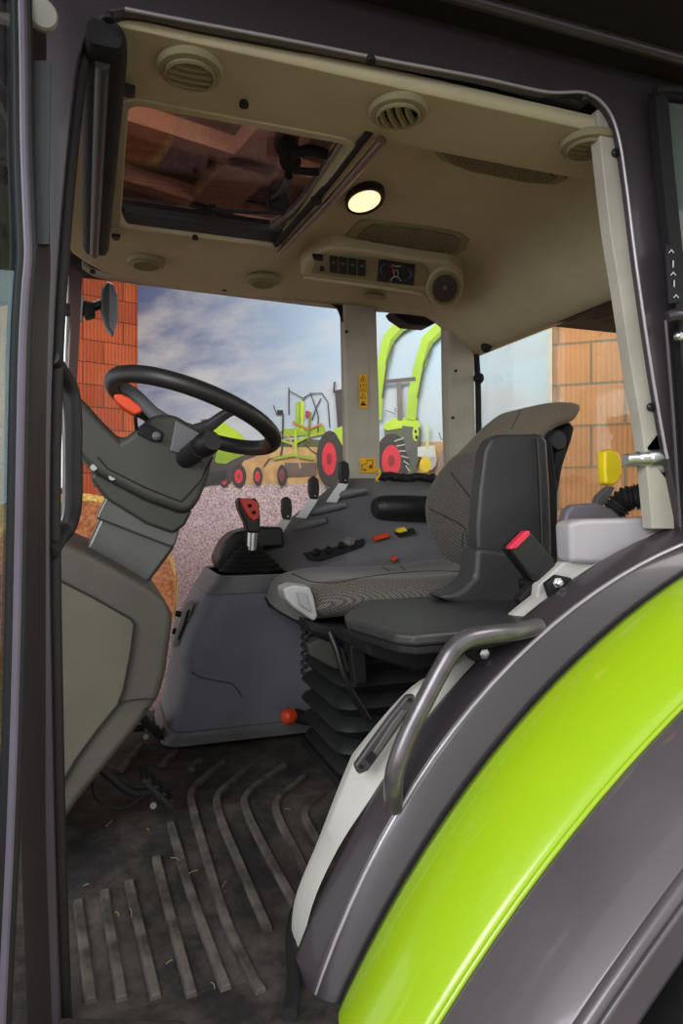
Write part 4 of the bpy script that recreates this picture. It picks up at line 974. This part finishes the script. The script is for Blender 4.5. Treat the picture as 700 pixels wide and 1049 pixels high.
for p, r in (((363, 659), .009), ((380, 666), .007), ((411, 675), .007)): lathe('bolt', [(r, 0), (r, 0.006)], U(*p, Y=1.476), M_steel, ds, axis=(0, -1, 0), seg=12)
for q in (((312, 640), (313, 690)), ): 
    P = [U(q[0][0], q[0][1]+i*2.2, Y=1.58)+Vector((0.007*math.cos(i*1.6), 0.007*math.sin(i*1.6), 0)) for i in range(24)]
    tube('coil_cable', P, 0.004, M_blackm, ds, k=3, seg=6)
prism('storage_pouch', [(316, 660), (330, 654), (354, 664), (360, 690), (340, 684), (318, 672)], 1.55, 1.60, mat('pouch', (60, 60, 54), 0.7), ds, bevel=0.006)

# ================================================================== PASSENGER SEAT
ps = thing('passenger_seat', 'black plastic fold-down passenger seat beside the door, backrest upright', 'seat', U(450, 660, Y=1.3))
# pad: outline on horizontal plane
top = [U(x, y, H=-0.222) for x, y in ((353, 630), (362, 618), (400, 611), (450, 605), (520, 600))]
pad = [(0.40, 1.47), (0.44, 1.505), (0.60, 1.50), (0.86, 1.49), (0.90, 1.40), (0.90, 1.20), (0.87, 1.165), (0.66, 1.15), (0.53, 1.16), (0.46, 1.22), (0.41, 1.36)]
pad = [U(353, 628, H=-.222), U(372, 615, H=-.222), U(430, 611, H=-.222), U(520, 609, H=-.222), U(568, 612, H=-.222), U(572, 624, H=-.222), U(560, 634, H=-.222), U(500, 644, H=-.222), U(425, 650, H=-.222), U(405, 648, H=-.222), U(356, 634, H=-.222)]
plate('seat_pad', pad, (0, 0, -1), 0.022, M_tray, ps, bevel=0.008)
pc = sum(pad, Vector())/len(pad)
pad2 = [pc+(p-pc)*0.97+Vector((0, 0, -0.022)) for p in pad]; plate('pad_base', pad2, (0, 0, -1), 0.016, M_blackm, ps, bevel=0.005)
prism('seat_support', [(372, 654), (430, 668), (520, 655), (560, 640), (555, 660), (470, 674), (430, 690), (378, 672)], 1.30, 1.48, M_blackm, ps, bevel=0.01)
prism('backrest', [(504, 448), (512, 445), (555, 444), (562, 450), (565, 500), (567, 560), (566, 600), (520, 606), (500, 600), (490, 570), (489, 540), (492, 500), (497, 462)], 1.40, 1.45, M_tray, ps, bevel=0.014, seg=4)
tube('backrest_edge', [U(x, y, Y=1.396) for x, y in ((551, 449), (554, 500), (556, 560), (556, 590))], 0.005, M_black, ps)
prism('backrest_shell', [(512, 450), (566, 452), (572, 500), (572, 610), (520, 610)], 1.45, 1.47, M_blackm, ps, bevel=0.006)
prism('curved_transition', [(489, 560), (566, 570), (573, 600), (569, 624), (470, 620), (450, 612), (474, 603), (487, 590)], 1.385, 1.47, M_tray, ps, bevel=0.016, seg=4)
prism('pad_hinge', [(540, 596), (560, 584), (574, 598), (568, 622), (548, 626)], 1.26, 1.30, M_black, ps, bevel=0.006)

# belt buckle
bb = thing('seat_belt_buckle', 'black seat belt buckle with red release button, on a bracket above the wheel arch', 'buckle', U(570, 610, Y=1.2))
prism('housing', [(521, 562), (539, 545), (546, 546), (570, 574), (570, 581), (552, 597), (546, 594)], 1.20, 1.235, M_black, bb, bevel=0.006)
prism('release_button', [(524, 559), (539, 544), (544, 544), (543, 549), (530, 562), (523, 563)], 1.194, 1.212, M_pink, bb, bevel=0.003)
prism('strap_sleeve', [(548, 596), (560, 584), (572, 600), (566, 614), (548, 610), (536, 622), (532, 614)], 1.21, 1.235, M_blackm, bb, bevel=0.004)
prism('bracket', [(560, 598), (572, 589), (586, 592), (589, 600), (572, 614), (566, 616)], 1.155, 1.17, M_blackm, bb, bevel=0.003)
lathe('anchor_bolt', [(0.011, 0), (0.011, 0.004), (0.007, 0.005), (0.007, 0.016), (0.004, 0.018)], U(571, 597, Y=1.155), M_steel, bb, axis=(-.2, -1, 0), seg=6)
ab = thing('anchor_bolt_mount', 'black mount with steel bolt on the light panel below the grab rail', 'bolt', U(494, 668, Y=1.15))
lathe('mount', [(0.022, 0), (0.022, 0.008), (0.016, 0.014)], U(491, 668, Y=1.15), M_blackm, ab, axis=(-.1, -1, 0), seg=20, sx=1.3, sy=.8)
lathe('bolt_head', [(0.010, 0), (0.010, 0.010), (0.005, 0.012)], U(495, 669, Y=1.136), M_steel, ab, axis=(-.2, -1, 0), seg=6)

# ================================================================== CEILING FITTINGS
# sun blind roller
sb = thing('sun_blind_roller', 'black roller sun blind in its housing along the front of the headliner', 'sun blind', U(105, 250, H=.72))
pr = [U(125, 38, H=.70), U(107, 262, H=.70)]
a = U(108, 34, H=.725); b = U(98, 254, H=.725)
secs = []
for t in (0, 0.02, 0.04, 0.95, 0.985, 1.0):
    c = a*(1-t)+b*t; s = 0.7 if t in (0, 1.0) else (0.9 if t in (.02, .985) else 1)
    secs.append([(c.x+p[0]*s, c.y, c.z+p[1]*s) for p in rrect(0.034, 0.028, 0.014, 5)])
loft('housing', secs, M_blackm, sb, sharp=60)
tube('fabric_roll', [a+Vector((-.004, .03, -.028)), b+Vector((-.004, -.03, -.028))], 0.012, M_black, sb, k=0)
tube('pull_bar', [a+Vector((.024, .02, -.02)), b+Vector((.024, -.02, -.02))], 0.004, M_black, sb, k=0)
v, f = g_box(U(132, 93, H=.745), (0.022, 0.02, 0.016)); link('end_bracket', v, f, M_black, sb, bevel=0.003)
v, f = g_box(U(119, 242, H=.745), (0.022, 0.014, 0.012)); link('end_bracket', v, f, M_black, sb, bevel=0.003)

# sunroof hatch
sr = thing('sunroof_hatch', 'tinted glass sunroof hatch in the front of the headliner', 'sunroof', (0.27, 1.66, E+HC+.05))
def P3(x, y, h): return Vector((x, y, E+h))
plate('glass', [P3(.03, 1.34, .86), P3(.52, 1.34, .86), P3(.52, 1.99, .852), P3(.03, 1.99, .852)], (0, 0, 1), 0.005, M_tint, sr, smooth=False)
ring('frame', 0.05, 0.50, 1.36, 1.955, 0.03, 0.028, E+.80, E+.808, M_blackm, sr, bevel=0.003)
plate('front_bar', [P3(.045, 1.945, .80), P3(.50, 1.945, .80), P3(.50, 1.963, .772), P3(.045, 1.963, .772)], (0, 0, 1), 0.02, mat('bar_blue', (50, 50, 58), 0.5), sr, bevel=0.003)
tube('side_rail', [P3(.50, 1.33, .80), P3(.50, 1.45, .80), P3(.495, 1.75, .80), P3(.46, 1.90, .80)], 0.013, mat('rail_grey', (120, 116, 112), 0.35, metal=.3), sr)
tube('side_rail', [P3(.545, 1.30, .752), P3(.53, 1.6, .752), P3(.50, 1.98, .752)], 0.010, mat('rail_brown', (120, 104, 92), 0.35, metal=.5), sr)
tube('side_rail', [P3(.515, 1.30, .765), P3(.505, 1.6, .765), P3(.48, 1.95, .765)], 0.009, M_blackm, sr)
# catch mechanism
v, f = g_lathe([(0.022, 0), (0.026, .01), (0.024, .055), (0.02, .07)], U(298, 170, H=.80), (0, .3, 1)); link('catch_body', v, f, M_blackm, sr)
tube('catch_arm', [U(300, 158, H=.80), U(318, 154, H=.80), U(334, 158, H=.80)], 0.012, M_blackm, sr)
tube('catch_arm', [U(300, 174, H=.80), U(318, 176, H=.80), U(328, 176, H=.80)], 0.009, M_blackm, sr)
tube('catch_link', [U(296, 180, H=.79), U(288, 195, H=.79), U(280, 203, H=.79)], 0.010, M_black, sr)
v, f = g_box(U(284, 208, H=.785), (0.05, 0.04, 0.05)); link('catch_base', v, f, M_blackm, sr, bevel=0.008)
tube('gas_strut', [U(216, 214, H=.79), U(250, 217, H=.79), U(284, 218, H=.79)], 0.005, M_black, sr)
v, f = g_box(U(217, 216, H=.79), (0.02, 0.025, 0.03)); link('strut_mount', v, f, M_blackm, sr, bevel=0.003)
tube('outer_handle', [U(296, 135, H=.90), U(292, 150, H=.90)], 0.03, mat('handle_brown', (92, 72, 66), 0.5), sr, k=3)
lathe('rail_clamp', [(0.014, 0), (0.014, .012)], U(324, 208, H=.745), M_blackm, sr, seg=16)

# vents
def vent_proto(c, label):
    t = thing('air_vent', label, 'air vent', c, group='round ceiling air vents')
    lathe('rim', [(0.056, 0.006), (0.0585, -0.002), (0.054, -0.009), (0.045, -0.011), (0.0435, -0.004)], c, M_headdk, t, seg=40)
    sec = [[(c.x+r*math.cos(a), c.y+r*math.sin(a), c.z+h) for r, h in ((0.044, -.002), (0.044, -0.014), (0.040, -0.017), (0.0375, -0.013), (0.0375, -.002))] for a in [2*PI*i/40 for i in range(41)]]
    v, f = g_loft(sec, True, False); link('bezel', v, f, M_ventg, t)
    lathe('backing', [(0.040, 0.002), (0.040, -0.0055)], c, M_blackm, t, seg=32)
    for i in range(4):
        y = -0.0255+0.017*i; L = math.sqrt(0.038**2-y*y)
        secs = []
        for k in range(9):
            s = -1+k/4.0; b = 0.004*(1-s*s)
            secs.append([(c.x+s*L, c.y+y-0.0050+b, c.z-0.0085), (c.x+s*L, c.y+y+0.0030+b, c.z-0.0165), (c.x+s*L, c.y+y+0.0052+b, c.z-0.0155), (c.x+s*L, c.y+y-0.0025+b, c.z-0.007)])
        loft('louvre', secs, M_ventg, t, sharp=60)
    return t
c = U(195, 70, H=HC-0.004); v0 = vent_proto(c, 'round ceiling air vent nearest the roller blind, by the door edge')
dup(v0, U(408, 113, H=HC-0.004), 'round ceiling air vent in the middle of the door-side strip', rot=(0, 0, 0.9))
dup(v0, U(602, 147, H=HC-0.004), 'round ceiling air vent next to the rear door pillar, slats open', rot=(0, 0, -0.2))
dup(v0, U(150, 268, H=HC-0.006), 'round ceiling air vent at the far front corner near the blind end', rot=(0, 0, 0.1))
dup(v0, U(270, 287, H=HC-0.012), 'round ceiling air vent on the far edge above the sky banner', rot=(0, 0, -0.5))
sv = lathe('small_ceiling_vent', [(0.02, 0.01), (0.026, 0.0), (0.02, -0.006)], U(384, 304, H=HC-0.02), M_headdk, None, sx=1.8); tag(sv, 'small oval vent cap in the headliner under the roof control panel', 'air vent')

# interior lamp
il = thing('cab_lamp', 'lit oval cab ceiling lamp in a dark bezel', 'lamp', U(374, 207, H=HC+.01))
def onceil(px, H=HC+.015): return [U(x, y, H=H) for x, y in px]
def ceiloval(name, cx, cy, rx, ry, rot, H, t, m, par, **k):
    return plate(name, [U(x, y, H=H) for x, y in oval(cx, cy, rx, ry, 28, rot)], (0, 0, 1), t, m, par, bevel=0.003, **k)
ceiloval('bezel', 374, 207, 21, 13, -0.3, HC+.016, 0.03, M_blackm, il)
Ml = mat('lamp_glow', (255, 230, 190), 0.4, emit=(255, 186, 130), estr=1.5)
ceiloval('diffuser', 373.5, 207.5, 17, 9.5, -0.3, HC+.011, 0.006, Ml, il)
# grilles
def grille(px, H, label):
    t = thing('ceiling_grille', label, 'grille', U(*px[0], H=H), group='recessed ceiling grilles')
    a = onceil(px, H); c = sum(a, Vector())/len(a)
    plate('surround', a, (0, 0, 1), 0.02, M_headdk, t, bevel=0.004)
    plate('mesh_panel', [c+(p-c)*0.84-Vector((0, 0, .003)) for p in a], (0, 0, 1), 0.01, MATS.get('mesh_grille') or M_mesh, t, bevel=0.001); return t
M_mesh = mat('grille_mesh', (130, 124, 92), 0.8, c2=(84, 80, 58), nscale=220, detail=0)
grille([(441, 153), (447, 149), (470, 151), (520, 161), (575, 178), (582, 184), (570, 190), (540, 188), (480, 176), (452, 165)], HC+.03, 'long recessed mesh grille just inside the door-side ceiling strip')
grille([(354, 242), (366, 229), (374, 226), (440, 233), (472, 240), (481, 247), (478, 256), (468, 262), (440, 260), (380, 250)], HC+.03, 'recessed mesh grille between the lit lamp and the roof control panel')

# roof control panel
nP = None
q0_ = Vector((0.6, 1.88, E+.765)); q1_ = Vector((0.6, 2.15, E+.715)); nP = Vector((1, 0, 0)).cross(q1_-q0_).normalized(); nP = nP if nP.z > 0 else -nP
def UP(px, py, off=0.0): return U(px, py, pl=(q0_-nP*off, nP))
rp2 = thing('roof_control_panel', 'beige overhead control panel with rocker switches, display and round loudspeaker', 'control panel', UP(390, 285))
def pp(name, px, off, t, m, par, bevel=0.003, **k): return plate(name, [UP(x, y, off) for x, y in px], nP, t, m, par, bevel=bevel, **k)
pp('housing', [(308, 282), (312, 272), (326, 259), (342, 254), (380, 258), (430, 266), (462, 270), (474, 280), (476, 294), (470, 310), (456, 318), (442, 312), (434, 304), (400, 298), (340, 290), (318, 288)], 0.0, 0.10, M_head, rp2, bevel=0.01)
tube('lower_ridge', [UP(x, y, 0.004) for x, y in ((312, 284), (340, 288), (400, 296), (432, 302), (440, 310))], 0.006, M_head, rp2)
pp('face_plate', [(322, 270), (334, 260), (360, 261), (434, 270), (440, 280), (436, 294), (400, 291), (340, 283), (318, 280)], 0.004, 0.01, M_headdk, rp2)
for i in range(4):
    x = 338+i*9.6
    sw_ = pp('rocker_switch', [(x, 263.5+i*1.1), (x+8, 264.5+i*1.1), (x+8, 280.5+i*1.1), (x, 279.5+i*1.1)], 0.009, 0.01, M_blackm, rp2, bevel=0.002)
    pp('switch_mark', [(x+2.5, 268+i*1.1), (x+5.5, 268.3+i*1.1), (x+5.5, 270.3+i*1.1), (x+2.5, 270+i*1.1)], 0.0095, 0.002, mat('mark_grey', (110, 110, 100), .5), sw_, bevel=0)
dsp = pp('display', [(388.5, 267), (425.5, 272.5), (424, 293), (386.5, 288)], 0.009, 0.01, M_blackm, rp2, bevel=0.001)
def pt(name, pts, r, m): tube(name, [UP(x, y, 0.0115) for x, y in pts], r, m, dsp, k=3, seg=6)
pt('blue_arc', [(391, 280), (390, 275), (393, 271), (397, 271)], .002, mat('disp_blue', (40, 70, 160), .4)); pt('red_arc', [(399, 272), (402, 274), (403, 279)], .002, mat('disp_red', (190, 40, 40), .4))
pt('dial_mark', [(400, 288), (403, 284), (408, 284), (411, 288)], .0012, M_white); pt('dial_mark', [(402, 271.5), (406, 273), (411, 272.5)], .0012, M_white); pt('dial_mark', [(404, 277), (407.5, 277), (407.5, 283), (404, 282.5), (404, 277)], .001, M_white)
pt('blue_arc', [(415, 287), (420, 284), (421, 279), (418, 275)], .002, mat('disp_blue', (40, 70, 160), .4))
pp('toggle', [(320, 263), (331, 264), (331, 268), (322, 267)], 0.012, 0.012, M_blackm, rp2, bevel=0.002)
pp('button', oval(330, 276, 2.4, 2.6, 12), 0.008, 0.006, M_blackm, rp2, bevel=0)
pp('speaker_rim', oval(456, 296, 19, 21, 32, 0.3), 0.010, 0.03, M_head, rp2, bevel=0.005)
spk = pp('loudspeaker', oval(456, 296, 15.5, 17, 32, 0.3), 0.014, 0.01, M_headdk, rp2, bevel=0.003)
pp('speaker_mesh', oval(456, 296, 12.5, 14, 32, 0.3), 0.016, 0.006, mat('spk_mesh', (70, 66, 50), .7, c2=(40, 38, 30), nscale=260, detail=0), spk, bevel=0)
pp('centre_badge', oval(456, 295, 2, 2, 10), 0.018, 0.003, mat('badge_grey', (130, 128, 110), .4), spk, bevel=0)
# black mirror/camera pod above the middle window
prism('roof_work_lamp', [(402, 318), (412, 319), (450, 322), (452, 328), (440, 334), (418, 332), (406, 324)], YF+0.08, YF+0.16, M_blackm, None, bevel=0.006)
tag(bpy.data.objects['roof_work_lamp'], 'black roof work lamp hanging outside above the middle side window', 'lamp')

# ================================================================== OUTSIDE MIRROR at right front
om = thing('outside_mirror', 'outside rear view mirror on its arm seen through the right window', 'mirror', U(110, 340, Y=2.62))
prism('mirror_shell', [(104, 295), (110, 287), (116, 290), (121, 302), (121, 326), (116, 343), (108, 334), (103, 318)], 2.60, 2.66, mat('shell_grey', (96, 96, 96), .4), om, bevel=0.01)
prism('mirror_face', [(112, 290), (116, 292), (120, 302), (120, 325), (116, 341), (112, 332)], 2.594, 2.604, mat('mirror_pale', (170, 160, 176), .2), om, bevel=0.002)
tube('arm', [U(74, 322, Y=2.62), U(90, 316, Y=2.62), U(104, 311, Y=2.62)], 0.018, M_black, om, k=3)
prism('arm_bracket', [(77, 304), (86, 303), (84, 328), (75, 326)], 2.58, 2.62, mat('bracket_pale', (150, 160, 166), .4), om, bevel=0.004)
prism('arm_joint', [(86, 307), (96, 309), (98, 322), (88, 325), (84, 316)], 2.59, 2.65, M_blackm, om, bevel=0.006)
lathe('joint_bolt', [(0.02, 0), (0.02, 0.02)], U(69, 318, Y=2.58), M_blackm, om, axis=(0, -1, 0), seg=18)
tube('mirror_post', [U(72, 270, Y=2.6), U(68, 340, Y=2.6), U(66, 400, Y=2.6), U(64, 500, Y=2.6)], 0.014, M_steel, om, k=3)
# right front pillar behind handle
tag(strip('right_front_pillar', [U(70, 268, Y=YF), U(72, 340, Y=YF), U(66, 450, Y=YF), U(60, 600, Y=YF)], [U(84, 280, Y=YF), U(81, 340, Y=YF), U(76, 450, Y=YF), U(70, 600, Y=YF)], 0.05, mat('pillar_dark', (58, 30, 24), .6), None, k=3), 'dark far front pillar of the cab beside the outside mirror', 'pillar')
